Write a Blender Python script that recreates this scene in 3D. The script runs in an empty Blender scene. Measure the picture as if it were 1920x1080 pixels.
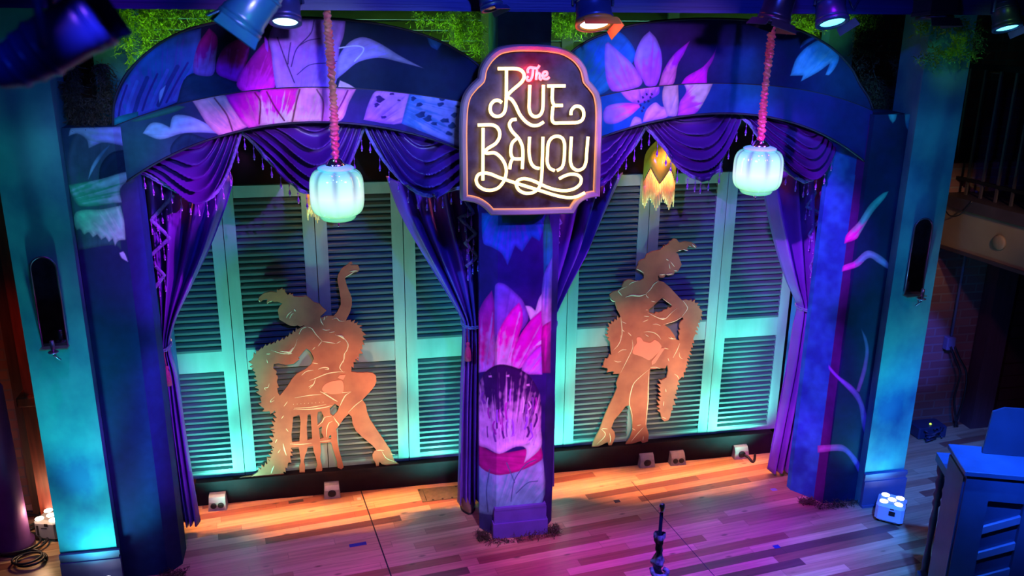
import bpy, math, random
import numpy as np
from mathutils import Vector, Matrix
random.seed(7); rng = np.random.RandomState(7)
PI = math.pi
SC = bpy.context.scene; COL = SC.collection
# ---------------------------------------------------------------- camera
FPX, PITCH, ROLL, YAW, CH = 1697.3, math.radians(17.973), math.radians(0.638), math.radians(11.613), 4.0
cF = np.array([math.sin(YAW)*math.cos(PITCH), math.cos(YAW)*math.cos(PITCH), -math.sin(PITCH)])
_R = np.array([math.cos(YAW), -math.sin(YAW), 0.0]); _U = np.cross(_R, cF)
cR = _R*math.cos(ROLL)+_U*math.sin(ROLL); cU = _U*math.cos(ROLL)-_R*math.sin(ROLL)
cC = np.array([0, 0, CH])
def _ray(x, y): return cF + cR*(x-960)/FPX - cU*(y-540)/FPX
def onY(x, y, Y):
    d = _ray(x, y); p = cC+d*Y/d[1]; return (float(p[0]), float(Y), float(p[2]))
def onZ(x, y, z=0):
    d = _ray(x, y); p = cC+d*(z-CH)/d[2]; return (float(p[0]), float(p[1]), float(z))
def proj(P):
    v = np.asarray(P, float)-cC; z = v@cF
    return 960+FPX*(v@cR)/z, 540-FPX*(v@cU)/z
cam = bpy.data.cameras.new('camera'); co = bpy.data.objects.new('camera', cam); COL.objects.link(co)
co.matrix_world = Matrix(((cR[0], cU[0], -cF[0], 0), (cR[1], cU[1], -cF[1], 0), (cR[2], cU[2], -cF[2], CH), (0, 0, 0, 1)))
cam.sensor_width = 36; cam.lens = FPX*36/1920; cam.clip_end = 60; cam.clip_start = .05
cam.dof.use_dof = True; cam.dof.focus_distance = 6.4; cam.dof.aperture_fstop = 2.0
SC.camera = co
SC.view_settings.view_transform = 'Standard'; SC.view_settings.look = 'None'
SC.view_settings.exposure = 0.0; SC.view_settings.gamma = 1; SC.view_settings.use_curve_mapping = False
# ---------------------------------------------------------------- materials
def s2l(c):
    c = np.asarray(c, float)/255.0
    return np.where(c <= .04045, c/12.92, ((c+.055)/1.055)**2.4)
def rgb(*c): return tuple(float(v) for v in s2l(c))+(1.0,)
MATS = {}
def mat(name, col, rough=.6, metal=0, var=.25, vs=6.0, em=None, es=0, bump=0, bs=40, sheen=0, trans=0, col2=None, coat=0, spec=.5, stretch=(1, 1, 1)):
    if name in MATS: return MATS[name]
    m = bpy.data.materials.new(name); m.use_nodes = True; N = m.node_tree.nodes; L = m.node_tree.links
    b = N['Principled BSDF']
    tc = N.new('ShaderNodeTexCoord'); mp = N.new('ShaderNodeMapping'); mp.inputs['Scale'].default_value = stretch
    L.new(tc.outputs['Object'], mp.inputs['Vector'])
    nz = N.new('ShaderNodeTexNoise'); nz.inputs['Scale'].default_value = vs; nz.inputs['Detail'].default_value = 5
    L.new(mp.outputs[0], nz.inputs['Vector'])
    cr = N.new('ShaderNodeValToRGB'); cr.color_ramp.elements[0].position = .32; cr.color_ramp.elements[1].position = .68
    c = np.array(col[:3]); c2 = np.array(col2[:3]) if col2 is not None else c*(1-var)
    cr.color_ramp.elements[0].color = (*c2, 1); cr.color_ramp.elements[1].color = (*c, 1)
    L.new(nz.outputs[0], cr.inputs[0]); L.new(cr.outputs[0], b.inputs['Base Color'])
    b.inputs['Roughness'].default_value = rough; b.inputs['Metallic'].default_value = metal
    b.inputs['Specular IOR Level'].default_value = spec
    if sheen: b.inputs['Sheen Weight'].default_value = sheen; b.inputs['Sheen Roughness'].default_value = .35
    if coat: b.inputs['Coat Weight'].default_value = coat
    if trans: b.inputs['Transmission Weight'].default_value = trans
    if em: b.inputs['Emission Color'].default_value = (*em[:3], 1); b.inputs['Emission Strength'].default_value = es
    if bump:
        bp = N.new('ShaderNodeBump'); bp.inputs['Strength'].default_value = bump; bp.inputs['Distance'].default_value = .01
        n2 = N.new('ShaderNodeTexNoise'); n2.inputs['Scale'].default_value = bs; n2.inputs['Detail'].default_value = 4
        L.new(mp.outputs[0], n2.inputs['Vector']); L.new(n2.outputs[0], bp.inputs['Height']); L.new(bp.outputs[0], b.inputs['Normal'])
    MATS[name] = m; return m
def mural_mat():
    m = bpy.data.materials.new('mural_paint'); m.use_nodes = True; N = m.node_tree.nodes; L = m.node_tree.links
    b = N['Principled BSDF']; a = N.new('ShaderNodeVertexColor'); a.layer_name = 'paint'
    nz = N.new('ShaderNodeTexNoise'); nz.inputs['Scale'].default_value = 14; nz.inputs['Detail'].default_value = 6
    tc = N.new('ShaderNodeTexCoord'); L.new(tc.outputs['Object'], nz.inputs['Vector'])
    mr = N.new('ShaderNodeMapRange'); mr.inputs[1].default_value = .3; mr.inputs[2].default_value = .7; mr.inputs[3].default_value = .82; mr.inputs[4].default_value = 1.12
    L.new(nz.outputs[0], mr.inputs[0])
    mx = N.new('ShaderNodeMix'); mx.data_type = 'RGBA'; mx.blend_type = 'MULTIPLY'; mx.inputs[0].default_value = 1
    L.new(a.outputs[0], mx.inputs[6]); L.new(mr.outputs[0], mx.inputs[7]); L.new(mx.outputs[2], b.inputs['Base Color'])
    b.inputs['Roughness'].default_value = .75; b.inputs['Specular IOR Level'].default_value = .2
    return m
def floor_mat():
    m = bpy.data.materials.new('floor_planks'); m.use_nodes = True; N = m.node_tree.nodes; L = m.node_tree.links; b = N['Principled BSDF']
    def math_(op, a, c=None):
        n = N.new('ShaderNodeMath'); n.operation = op
        for i, v in enumerate((a, c)):
            if v is None: continue
            if isinstance(v, (int, float)): n.inputs[i].default_value = v
            else: L.new(v, n.inputs[i])
        return n.outputs[0]
    tc = N.new('ShaderNodeTexCoord'); mp = N.new('ShaderNodeMapping'); mp.inputs['Rotation'].default_value = (0, 0, math.radians(-7.4))
    L.new(tc.outputs['Object'], mp.inputs['Vector']); sp = N.new('ShaderNodeSeparateXYZ'); L.new(mp.outputs[0], sp.inputs[0])
    v = math_('DIVIDE', sp.outputs[1], .083); row = math_('FLOOR', v)
    wn = N.new('ShaderNodeTexWhiteNoise'); wn.noise_dimensions = '1D'; L.new(row, wn.inputs['W'])
    u = math_('ADD', math_('DIVIDE', sp.outputs[0], 1.05), math_('MULTIPLY', wn.outputs['Value'], 7.3))
    pid = math_('FLOOR', u); cb = N.new('ShaderNodeCombineXYZ'); L.new(pid, cb.inputs[0]); L.new(row, cb.inputs[1])
    w2 = N.new('ShaderNodeTexWhiteNoise'); w2.noise_dimensions = '3D'; L.new(cb.outputs[0], w2.inputs['Vector'])
    cr = N.new('ShaderNodeValToRGB'); R = cr.color_ramp; R.interpolation = 'CONSTANT'
    cols = [(0, (.52, .32, .18)), (.30, (.40, .21, .12)), (.48, (.60, .39, .22)), (.74, (.27, .10, .065)), (.84, (.46, .26, .14)), (.95, (.14, .06, .05))]
    R.elements[0].position = 0; R.elements[0].color = (*cols[0][1], 1); R.elements[1].position = cols[1][0]; R.elements[1].color = (*cols[1][1], 1)
    for p, c in cols[2:]:
        e = R.elements.new(p); e.color = (*c, 1)
    L.new(w2.outputs['Value'], cr.inputs[0])
    m2 = N.new('ShaderNodeMapping'); m2.inputs['Scale'].default_value = (2.2, 40, 1); L.new(mp.outputs[0], m2.inputs['Vector'])
    ad = N.new('ShaderNodeVectorMath'); ad.operation = 'ADD'; L.new(m2.outputs[0], ad.inputs[0])
    sc = N.new('ShaderNodeVectorMath'); sc.operation = 'SCALE'; sc.inputs['Scale'].default_value = 9; L.new(cb.outputs[0], sc.inputs[0]); L.new(sc.outputs[0], ad.inputs[1])
    nz = N.new('ShaderNodeTexNoise'); nz.inputs['Scale'].default_value = 1; nz.inputs['Detail'].default_value = 5; L.new(ad.outputs[0], nz.inputs['Vector'])
    mr = N.new('ShaderNodeMapRange'); mr.inputs[1].default_value = .3; mr.inputs[2].default_value = .7; mr.inputs[3].default_value = .72; mr.inputs[4].default_value = 1.15; L.new(nz.outputs[0], mr.inputs[0])
    # knots
    vo = N.new('ShaderNodeTexVoronoi'); vo.inputs['Scale'].default_value = 1; m3 = N.new('ShaderNodeMapping'); m3.inputs['Scale'].default_value = (3.2, 8, 1); L.new(mp.outputs[0], m3.inputs['Vector']); L.new(m3.outputs[0], vo.inputs['Vector'])
    kn = N.new('ShaderNodeMapRange'); kn.inputs[1].default_value = .05; kn.inputs[2].default_value = .12; kn.inputs[3].default_value = .4; kn.inputs[4].default_value = 1; L.new(vo.outputs['Distance'], kn.inputs[0])
    fv = math_('FRACT', v); gap = math_('MINIMUM', math_('MULTIPLY', math_('MINIMUM', fv, math_('SUBTRACT', 1, fv)), 30), 1)
    fu = math_('FRACT', u); gap2 = math_('MINIMUM', math_('MULTIPLY', math_('MINIMUM', fu, math_('SUBTRACT', 1, fu)), 300), 1)
    g = math_('ADD', math_('MULTIPLY', math_('MULTIPLY', gap, gap2), .45), .55)
    t = math_('MULTIPLY', math_('MULTIPLY', mr.outputs[0], g), kn.outputs[0])
    mx = N.new('ShaderNodeMix'); mx.data_type = 'RGBA'; mx.blend_type = 'MULTIPLY'; mx.inputs[0].default_value = 1
    L.new(cr.outputs[0], mx.inputs[6]); L.new(t, mx.inputs[7]); L.new(mx.outputs[2], b.inputs['Base Color'])
    rr = N.new('ShaderNodeMapRange'); rr.inputs[3].default_value = .22; rr.inputs[4].default_value = .42; L.new(nz.outputs[0], rr.inputs[0]); L.new(rr.outputs[0], b.inputs['Roughness'])
    b.inputs['Specular IOR Level'].default_value = .55
    return m
def brick_mat(name, c1, c2, mo, sc=1.0):
    m = bpy.data.materials.new(name); m.use_nodes = True; N = m.node_tree.nodes; L = m.node_tree.links; b = N['Principled BSDF']
    tc = N.new('ShaderNodeTexCoord'); mp = N.new('ShaderNodeMapping'); mp.inputs['Rotation'].default_value = (math.radians(90), 0, 0)
    L.new(tc.outputs['Object'], mp.inputs['Vector'])
    br = N.new('ShaderNodeTexBrick'); br.inputs['Color1'].default_value = c1; br.inputs['Color2'].default_value = c2; br.inputs['Mortar'].default_value = mo
    br.inputs['Scale'].default_value = sc; br.inputs['Brick Width'].default_value = .24; br.inputs['Row Height'].default_value = .085; br.inputs['Mortar Size'].default_value = .009
    L.new(mp.outputs[0], br.inputs['Vector']); L.new(br.outputs['Color'], b.inputs['Base Color']); b.inputs['Roughness'].default_value = .85
    bp = N.new('ShaderNodeBump'); bp.inputs['Strength'].default_value = .8; bp.inputs['Distance'].default_value = .012; bp.invert = True
    L.new(br.outputs['Fac'], bp.inputs['Height']); L.new(bp.outputs[0], b.inputs['Normal'])
    return m
# ---------------------------------------------------------------- mesh building
WLOC = {}
class MB:
    def __init__(s): s.v = []; s.f = []; s.m = []; s.sm = []
    def add(s, vs, fs, mi=0, smooth=False):
        o = len(s.v); s.v += [tuple(map(float, p)) for p in vs]; s.f += [tuple(i+o for i in f) for f in fs]
        s.m += [mi]*len(fs); s.sm += [smooth]*len(fs); return s
    def box(s, a, b, mi=0, rz=0, piv=None, M=None, bev=0):
        x0, y0, z0 = a; x1, y1, z1 = b
        vs = [(x, y, z) for z in (z0, z1) for (x, y) in ((x0, y0), (x1, y0), (x1, y1), (x0, y1))]
        fs = [(3, 2, 1, 0), (4, 5, 6, 7), (0, 1, 5, 4), (1, 2, 6, 5), (2, 3, 7, 6), (3, 0, 4, 7)]
        if bev:
            vs = []; fs = []
            rings = []
            for z, i in ((z0, bev), (z0+bev, 0), (z1-bev, 0), (z1, bev)):
                r = []
                for (cx, cy, sx, sy) in ((x0, y0, 1, 1), (x1, y0, -1, 1), (x1, y1, -1, -1), (x0, y1, 1, -1)):
                    p1 = (cx+sx*i, cy+sy*(i+bev)); p2 = (cx+sx*(i+bev), cy+sy*i)
                    r += [p1, p2] if sx*sy > 0 else [p2, p1]
                rings.append(len(vs)); vs += [(px, py, z) for px, py in r]
            for k in range(3):
                for j in range(8): fs.append((k*8+j, k*8+(j+1) % 8, k*8+8+(j+1) % 8, k*8+8+j))
            fs.append(tuple(range(7, -1, -1))); fs.append(tuple(range(24, 32)))
        if rz:
            px, py = piv or ((x0+x1)/2, (y0+y1)/2); c, q = math.cos(rz), math.sin(rz)
            vs = [(px+(x-px)*c-(y-py)*q, py+(x-px)*q+(y-py)*c, z) for x, y, z in vs]
        if M is not None: vs = [tuple(M @ Vector(p)) for p in vs]
        return s.add(vs, fs, mi)
    def prism(s, poly, z0, z1, mi=0):      # poly in plan (ccw)
        n = len(poly); vs = [(x, y, z0) for x, y in poly]+[(x, y, z1) for x, y in poly]
        fs = [tuple(range(n-1, -1, -1)), tuple(range(n, 2*n))]+[(i, (i+1) % n, n+(i+1) % n, n+i) for i in range(n)]
        return s.add(vs, fs, mi)
    def tube(s, path, r, n=8, mi=0, cap=True, flat=None):
        P = [Vector(p) for p in path]; k = len(P); rs = r if hasattr(r, '__len__') else [r]*k
        vs = []; fs = []; up = None
        for i in range(k):
            t = (P[min(i+1, k-1)]-P[max(i-1, 0)])
            if t.length < 1e-9: t = Vector((0, 0, 1))
            t.normalize()
            if up is None:
                a = Vector((0, 0, 1)) if abs(t.z) < .9 else Vector((1, 0, 0)); up = (a-t*a.dot(t)).normalized()
            else:
                up = up-t*up.dot(t)
                if up.length < 1e-6: up = t.orthogonal()
                up.normalize()
            sd = t.cross(up)
            for j in range(n):
                a = 2*PI*j/n; q = P[i]+(up*math.cos(a)+sd*math.sin(a))*rs[i]
                if flat: q.y = P[i].y+(q.y-P[i].y)*flat
                vs.append(tuple(q))
        for i in range(k-1):
            for j in range(n): fs.append((i*n+j, i*n+(j+1) % n, (i+1)*n+(j+1) % n, (i+1)*n+j))
        if cap: fs.append(tuple(range(n-1, -1, -1))); fs.append(tuple(range((k-1)*n, k*n)))
        return s.add(vs, fs, mi, True)
    def lathe(s, prof, c=(0, 0, 0), n=24, mi=0, M=None, rf=None, smooth=True):
        vs = []; fs = []
        for (r, z) in prof:
            for j in range(n):
                a = 2*PI*j/n; q = r*(rf(a, z) if rf else 1)
                p = Vector((q*math.cos(a), q*math.sin(a), z))
                if M is not None: p = M @ p
                vs.append((p.x+c[0], p.y+c[1], p.z+c[2]))
        k = len(prof)
        for i in range(k-1):
            for j in range(n): fs.append((i*n+j, i*n+(j+1) % n, (i+1)*n+(j+1) % n, (i+1)*n+j))
        fs.append(tuple(range(n-1, -1, -1))); fs.append(tuple(range((k-1)*n, k*n)))
        return s.add(vs, fs, mi, smooth)
    def grid(s, G, mi=0, smooth=True):      # G[i][j] points
        ni, nj = len(G), len(G[0]); vs = [p for r in G for p in r]
        fs = [(i*nj+j, i*nj+j+1, (i+1)*nj+j+1, (i+1)*nj+j) for i in range(ni-1) for j in range(nj-1)]
        return s.add(vs, fs, mi, smooth)
    def build(s, name, mats, parent=None, solid=0, sub=0, origin=None):
        V = np.array(s.v)
        if parent is not None: loc = Vector((0, 0, 0)); base = WLOC[parent.name]
        else:
            base = Vector(origin) if origin is not None else Vector((float((V[:, 0].min()+V[:, 0].max())/2), float((V[:, 1].min()+V[:, 1].max())/2), float(V[:, 2].min())))
            loc = base
        me = bpy.data.meshes.new(name); me.from_pydata((V-np.array(base)).tolist(), [], s.f)
        for m in (mats if isinstance(mats, (list, tuple)) else [mats]): me.materials.append(m)
        me.polygons.foreach_set('material_index', s.m); me.polygons.foreach_set('use_smooth', s.sm); me.update()
        o = bpy.data.objects.new(name, me); COL.objects.link(o); o.location = loc
        if parent is not None: o.parent = parent; WLOC[o.name] = base
        else: WLOC[o.name] = base
        if solid:
            q = o.modifiers.new('thickness', 'SOLIDIFY'); q.thickness = solid; q.offset = 0
        if sub:
            q = o.modifiers.new('smooth', 'SUBSURF'); q.levels = sub; q.render_levels = sub
        return o
def tag(o, label=None, cat=None, group=None, kind=None):
    if label: o['label'] = label
    if cat: o['category'] = cat
    if group: o['group'] = group
    if kind: o['kind'] = kind
    return o
def thing(name, label, cat, loc, group=None):
    o = bpy.data.objects.new(name, None); COL.objects.link(o); o.location = loc; o.empty_display_size = .1
    WLOC[o.name] = Vector(loc); return tag(o, label, cat, group)
def T(ox, oy, s, pts): return [(ox+a/s, oy+b/s) for a, b in pts]
def catmull(P, n=8, closed=False):
    P = [np.array(p, float) for p in P]; out = []
    k = len(P)
    for i in range(k if closed else k-1):
        p0 = P[(i-1) % k] if closed else P[max(i-1, 0)]; p1 = P[i]; p2 = P[(i+1) % k]; p3 = P[(i+2) % k] if closed else P[min(i+2, k-1)]
        d = np.linalg.norm(p2-p1)
        m1 = (p2-p0)/max(np.linalg.norm(p2-p0), 1e-9)*d*.9; m2 = (p3-p1)/max(np.linalg.norm(p3-p1), 1e-9)*d*.9
        for j in range(n):
            t = j/n; t2 = t*t; t3 = t2*t
            out.append((2*t3-3*t2+1)*p1+(t3-2*t2+t)*m1+(-2*t3+3*t2)*p2+(t3-t2)*m2)
    if not closed: out.append(P[-1])
    return [tuple(p) for p in out]
def spot(name, loc, tgt, col, e, ang, blend=.5, r=.05, group=None):
    l = bpy.data.lights.new(name, 'SPOT'); l.color = col; l.energy = e; l.spot_size = math.radians(ang); l.spot_blend = blend; l.shadow_soft_size = r
    o = bpy.data.objects.new(name, l); COL.objects.link(o); o.location = loc
    o.rotation_euler = (Vector(tgt)-Vector(loc)).to_track_quat('-Z', 'Y').to_euler(); return o
def area(name, loc, tgt, col, e, sx, sy, spread=180):
    l = bpy.data.lights.new(name, 'AREA'); l.color = col; l.energy = e; l.shape = 'RECTANGLE'; l.size = sx; l.size_y = sy; l.spread = math.radians(spread)
    o = bpy.data.objects.new(name, l); COL.objects.link(o); o.location = loc
    o.rotation_euler = (Vector(tgt)-Vector(loc)).to_track_quat('-Z', 'Y').to_euler(); return o
def point(name, loc, col, e, r=.04):
    l = bpy.data.lights.new(name, 'POINT'); l.color = col; l.energy = e; l.shadow_soft_size = r
    o = bpy.data.objects.new(name, l); COL.objects.link(o); o.location = loc; return o

black = mat('matte_black', (.012, .012, .014), .5)
dkmetal = mat('dark_metal', (.03, .035, .05), .35, .6)
chrome = mat('chrome', (.7, .7, .72), .15, 1, var=.1)
# ================================================================ SETTING
f = MB(); f.box((-7, -1, -.1), (11, 7.6, 0)); o = f.build('floor', floor_mat(), origin=(0, 0, 0)); o['kind'] = 'structure'
brk = brick_mat('dark_brick', (.17, .07, .05, 1), (.11, .05, .04, 1), (.10, .085, .075, 1))
w = MB(); w.box((-7, 7.3, 0), (11, 7.5, 6)); tag(w.build('wall_back', brk, origin=(0, 7.3, 0)), kind='structure')
w = MB(); w.box((-7.2, -1, 0), (-7, 7.5, 6)); tag(w.build('wall_left', mat('plaster_dark', (.05, .03, .05), .9)), kind='structure')
w = MB(); w.box((11, -1, 0), (11.2, 7.5, 6)); tag(w.build('wall_right', mat('plaster_dark', (.05, .03, .05), .9)), kind='structure')
w = MB(); w.box((-7, -1, 6), (11, 7.5, 6.15)); tag(w.build('ceiling', mat('ceiling_black', (.02, .02, .025), .9)), kind='structure')
# dark toe board under the shutters
w = MB(); w.box((-1.19, 6.85, 0), (3.86, 7.25, .209)); w.box((-1.19, 6.842, .192), (3.86, 6.86, .212))
tag(w.build('baseboard_back', mat('dark_toe_board', (.022, .015, .018), .9, spec=.08)), kind='structure')
# black surround above the shutters
w = MB(); w.box((-1.6, 6.98, 2.62), (4.2, 7.2, 3.42)); tag(w.build('trim_1', mat('surround_black', (.02, .017, .02), .8)), kind='structure')
# ---- shutters
M_SH = mat('shutter_paint', rgb(150, 186, 178), .5, var=.22, vs=9, stretch=(1, 1, .25), bump=.15, bs=30)
M_SL = mat('slat_paint', rgb(92, 122, 122), .42, var=.2, vs=9, stretch=(.3, 1, 1))
PITCHX = .675; X0 = -1.48
names = ['leftmost louvred shutter door, mostly behind the left purple curtain', 'louvred shutter door behind the seated dancer\'s feathered head', 'louvred shutter door behind the seated dancer\'s raised arm',
         'louvred shutter door partly behind the blue curtain left of the painted column', 'louvred shutter door hidden mostly behind the painted centre column and sign', 'louvred shutter door left of the standing dancer\'s head',
         'louvred shutter door right of the standing dancer\'s elbow', 'rightmost louvred shutter door beside the violet curtain']
for k in range(8):
    x0 = X0+k*PITCHX+.003; x1 = x0+PITCHX-.006
    t = thing('shutter_door', names[k], 'shutter', ((x0+x1)/2, 6.93, .212), 'louvred shutter doors')
    m = MB(); ya, yb = 6.915, 6.965
    m.box((x0, ya, .212), (x0+.088, yb, 2.62)); m.box((x1-.088, ya, .212), (x1, yb, 2.62))
    for a, b in ((.212, .262), (1.14, 1.31), (2.53, 2.62)): m.box((x0+.088, ya+.004, a), (x1-.088, yb, b))
    m.build('frame', M_SH, t)
    for nm, a, b in (('upper_louvres', 1.31, 2.53), ('lower_louvres', .262, 1.14)):
        m = MB(); n = round((b-a)/.05); p = (b-a)/n
        for i in range(n):
            z = a+p*(i+.5)
            # tilted slat: front edge low, rear edge high
            prof = [(6.917, z-.008), (6.9165, z-.026), (6.928, z-.027), (6.962, z+.012), (6.957, z+.021)]
            xa, xb = x0+.086, x1-.086
            vs = [(xa, y, q) for y, q in prof]+[(xb, y, q) for y, q in prof]
            m.add(vs, [(i_, (i_+1) % 5, 5+(i_+1) % 5, 5+i_) for i_ in range(5)]+[(4, 3, 2, 1, 0), (5, 6, 7, 8, 9)])
        m.box((x0+.086, 6.970, a), (x1-.086, 6.976, b)); m.build(nm, M_SL, t)
# upper louvred wall above the arches
t = thing('louvred_transom', 'green lit horizontal louvres above the arches, behind hanging moss', 'louvres', (1.3, 7.0, 3.42))
m = MB()
for i in range(14):
    z = 3.44+i*.075; m.add([(-1.6, 7.0, z), (4.0, 7.0, z), (4.0, 7.05, z+.06), (-1.6, 7.05, z+.06), (-1.6, 7.006, z-.006), (4.0, 7.006, z-.006), (4.0, 7.056, z+.054), (-1.6, 7.056, z+.054)], [(0, 1, 2, 3), (7, 6, 5, 4), (0, 4, 5, 1), (3, 2, 6, 7), (1, 5, 6, 2), (0, 3, 7, 4)])
m.build('slats', mat('transom_slats', rgb(95, 120, 105), .5), t)
m = MB()
for x in (-1.5, -.52, .98, 1.22, 1.5, 1.85, 2.7, 3.6):
    m.box((x-.045, 6.975, 3.42), (x+.045, 7.0, 4.5))
m.box((-1.6, 7.07, 3.42), (4.0, 7.09, 4.5)); m.build('mullions', mat('transom_frame', rgb(70, 95, 80), .6), t)
exec_parts = []
# ================================================================ MURAL PAINTER
LT = np.array([.62, .50, 1.0])
def pc(c, g=1.0):
    if c[0] > 120 and c[1] < 70: c = (c[0], c[1], min(255, int(c[2]*1.28)))
    return np.clip(s2l(c)/LT*g, 0, .95)
def inpoly(px, py, poly):
    P = np.array(poly); ins = np.zeros(len(px), bool); n = len(P); j = n-1
    with np.errstate(divide='ignore', invalid='ignore'):
        for i in range(n):
            xi, yi = P[i]; xj, yj = P[j]
            ins ^= ((yi > py) != (yj > py)) & (px < (xj-xi)*(py-yi)/(yj-yi+1e-12)+xi)
            j = i
    return ins
_h = rng.rand(4096)
def vnoise(x):
    i = np.floor(x).astype(int); t = x-i; t = t*t*(3-2*t); return _h[i % 4096]*(1-t)+_h[(i+1) % 4096]*t
def vnoise2(x, y):
    i = np.floor(x).astype(int); j = np.floor(y).astype(int); a = x-i; b = y-j; a = a*a*(3-2*a); b = b*b*(3-2*b)
    h = lambda p, q: _h[(p*157+q*311) % 4096]
    return (h(i, j)*(1-a)+h(i+1, j)*a)*(1-b)+(h(i, j+1)*(1-a)+h(i+1, j+1)*a)*b
def smart(poly, n=5, ang=80):
    P = [np.array(p, float) for p in poly]; k = len(P); cs = []
    for i in range(k):
        a = P[i]-P[i-1]; b = P[(i+1) % k]-P[i]; c = a@b/(np.linalg.norm(a)*np.linalg.norm(b)+1e-9)
        if math.degrees(math.acos(max(-1, min(1, c)))) > ang: cs.append(i)
    if not cs: return catmull(poly, n, True)
    out = []
    for a, b in zip(cs, cs[1:]+[cs[0]+k]):
        seg = [tuple(P[i % k]) for i in range(a, b+1)]; out += catmull(seg, n)[:-1] if len(seg) > 2 else seg[:1]
    return out
def petal(poly, base, tip, cb, ct, streak=.5, freq=.35, smooth=True, mid=.5, soft=.35, edge=None):
    return dict(poly=smart(poly) if smooth else poly, base=base, tip=tip, cb=cb, ct=ct, streak=streak, freq=freq, mid=mid, soft=soft, edge=edge)
def paint(px, py, C, layers):
    for L in layers:
        if L.get('kind') == 'line':
            pts = np.array(catmull(L['pts'], 6)); w = L['w']
            bb = (px > pts[:, 0].min()-w-1) & (px < pts[:, 0].max()+w+1) & (py > pts[:, 1].min()-w-1) & (py < pts[:, 1].max()+w+1)
            ix = np.where(bb)[0]
            if not len(ix): continue
            d = np.full(len(ix), 1e9); q = np.stack([px[ix], py[ix]], 1)
            for i in range(len(pts)-1):
                a = pts[i]; b = pts[i+1]-a; t = np.clip(((q-a)@b)/(b@b+1e-9), 0, 1); d = np.minimum(d, np.linalg.norm(q-a-t[:, None]*b, axis=1))
            al_ = np.clip((w/2-d)/1.1+.5, 0, 1)[:, None]; C[ix] = C[ix]*(1-al_)+pc(L['c'])*al_; continue
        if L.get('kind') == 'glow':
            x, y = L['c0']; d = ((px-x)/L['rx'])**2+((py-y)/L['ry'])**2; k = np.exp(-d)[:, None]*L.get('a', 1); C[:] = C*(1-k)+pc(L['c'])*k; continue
        P = np.array(L['poly']); bb = (px > P[:, 0].min()) & (px < P[:, 0].max()) & (py > P[:, 1].min()) & (py < P[:, 1].max())
        ix = np.where(bb)[0]
        if not len(ix): continue
        s = ix[inpoly(px[ix], py[ix], P)]
        if not len(s): continue
        b = np.array(L['base'], float); t = np.array(L['tip'], float); d = t-b; ln = np.linalg.norm(d); d = d/ln; q = np.stack([px[s], py[s]], 1)-b
        al = (q@d)/ln; ac = q@np.array([-d[1], d[0]])
        fan = ac/(np.abs(al)*.6+.5)
        nz = vnoise(fan*L['freq']*.45+91)*.5+vnoise(fan*L['freq']*1.3+13)*.25+.25*vnoise2(px[s]*.16, py[s]*.16)+.3*(vnoise2(px[s]*.05+3, py[s]*.05)-.5)
        k = np.clip((al+(nz-.5)*L['streak']*1.6-L['mid'])/max(L['soft'], .01)+.5, 0, 1)[:, None]
        col = pc(L['cb'])*(1-k)+pc(L['ct'])*k
        dm = np.full(len(s), 1e9); q0 = np.stack([px[s], py[s]], 1)
        for i_ in range(len(P)):
            a_ = P[i_-1]; b_ = P[i_]-a_; t_ = np.clip(((q0-a_)@b_)/(b_@b_+1e-9), 0, 1); dm = np.minimum(dm, np.linalg.norm(q0-a_-t_[:, None]*b_, axis=1))
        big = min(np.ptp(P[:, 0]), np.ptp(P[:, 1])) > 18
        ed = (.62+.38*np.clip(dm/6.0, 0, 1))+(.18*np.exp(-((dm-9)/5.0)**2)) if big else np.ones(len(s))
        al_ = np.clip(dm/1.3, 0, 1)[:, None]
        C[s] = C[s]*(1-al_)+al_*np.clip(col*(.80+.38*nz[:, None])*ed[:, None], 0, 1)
def finish_paint(o, W, layers, base_fn, extra=None):
    px, py = np.empty(len(W)), np.empty(len(W)); px, py = proj(W)
    C = base_fn(px, py).astype(float); paint(px, py, C, layers)
    A = o.data.color_attributes.new('paint', 'FLOAT_COLOR', 'POINT')
    buf = np.ones((len(W), 4), np.float32); buf[:, :3] = C; A.data.foreach_set('color', buf.ravel())
M_MU = mural_mat()
def slab(name, fn, ns, nt, off, parent, layers, base_fn):
    s = np.linspace(0, 1, ns); t = np.linspace(0, 1, nt); S, Tt = np.meshgrid(s, t, indexing='ij')
    X, Y, Z = fn(S, Tt); F = np.stack([X, Y, Z], -1).reshape(-1, 3); off = np.array(off)
    V = np.concatenate([F, F+off]); n = len(F)
    I = np.arange(n).reshape(ns, nt); q = np.stack([I[:-1, :-1], I[1:, :-1], I[1:, 1:], I[:-1, 1:]], -1).reshape(-1, 4)
    qs = [q, q[:, ::-1]+n]
    for e in (I[0, ::-1], I[-1, :], I[:, 0], I[::-1, -1]):
        qs.append(np.stack([e[:-1], e[1:], e[1:]+n, e[:-1]+n], -1)[:, ::-1])
    Q = np.concatenate(qs); m = MB(); m.v = V.tolist(); m.f = Q.tolist(); m.m = [0]*len(Q); m.sm = [False]*len(Q)
    o = m.build(name, M_MU, parent); finish_paint(o, V, layers, base_fn); return o
def interp_curve(pts, Y, deg=4):
    W = [onY(a, b, Y) for a, b in pts]; c = np.polyfit([p[0] for p in W], [p[2] for p in W], deg); return lambda x: np.polyval(c, x)
A = lambda ox, oy, s: (lambda *p: [(ox+x/s, oy+y/s) for x, y in p])
h2 = A(0, 0, 2); r3 = A(400, 0, 2.571); r5 = A(1080, 0, 2.571); r6 = A(1480, 0, 2); r7 = A(1480, 540, 2); pl = A(880, 390, 3.484); pm = A(840, 380, 1.6375); rt = A(1380, 0, 7.385)
LAV = (150, 120, 235); LAV2 = (120, 90, 225); MAG = (190, 15, 150); PINK = (225, 40, 170); WHT = (205, 190, 245); NAVY = (10, 22, 75); VIO = (90, 20, 160)
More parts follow.
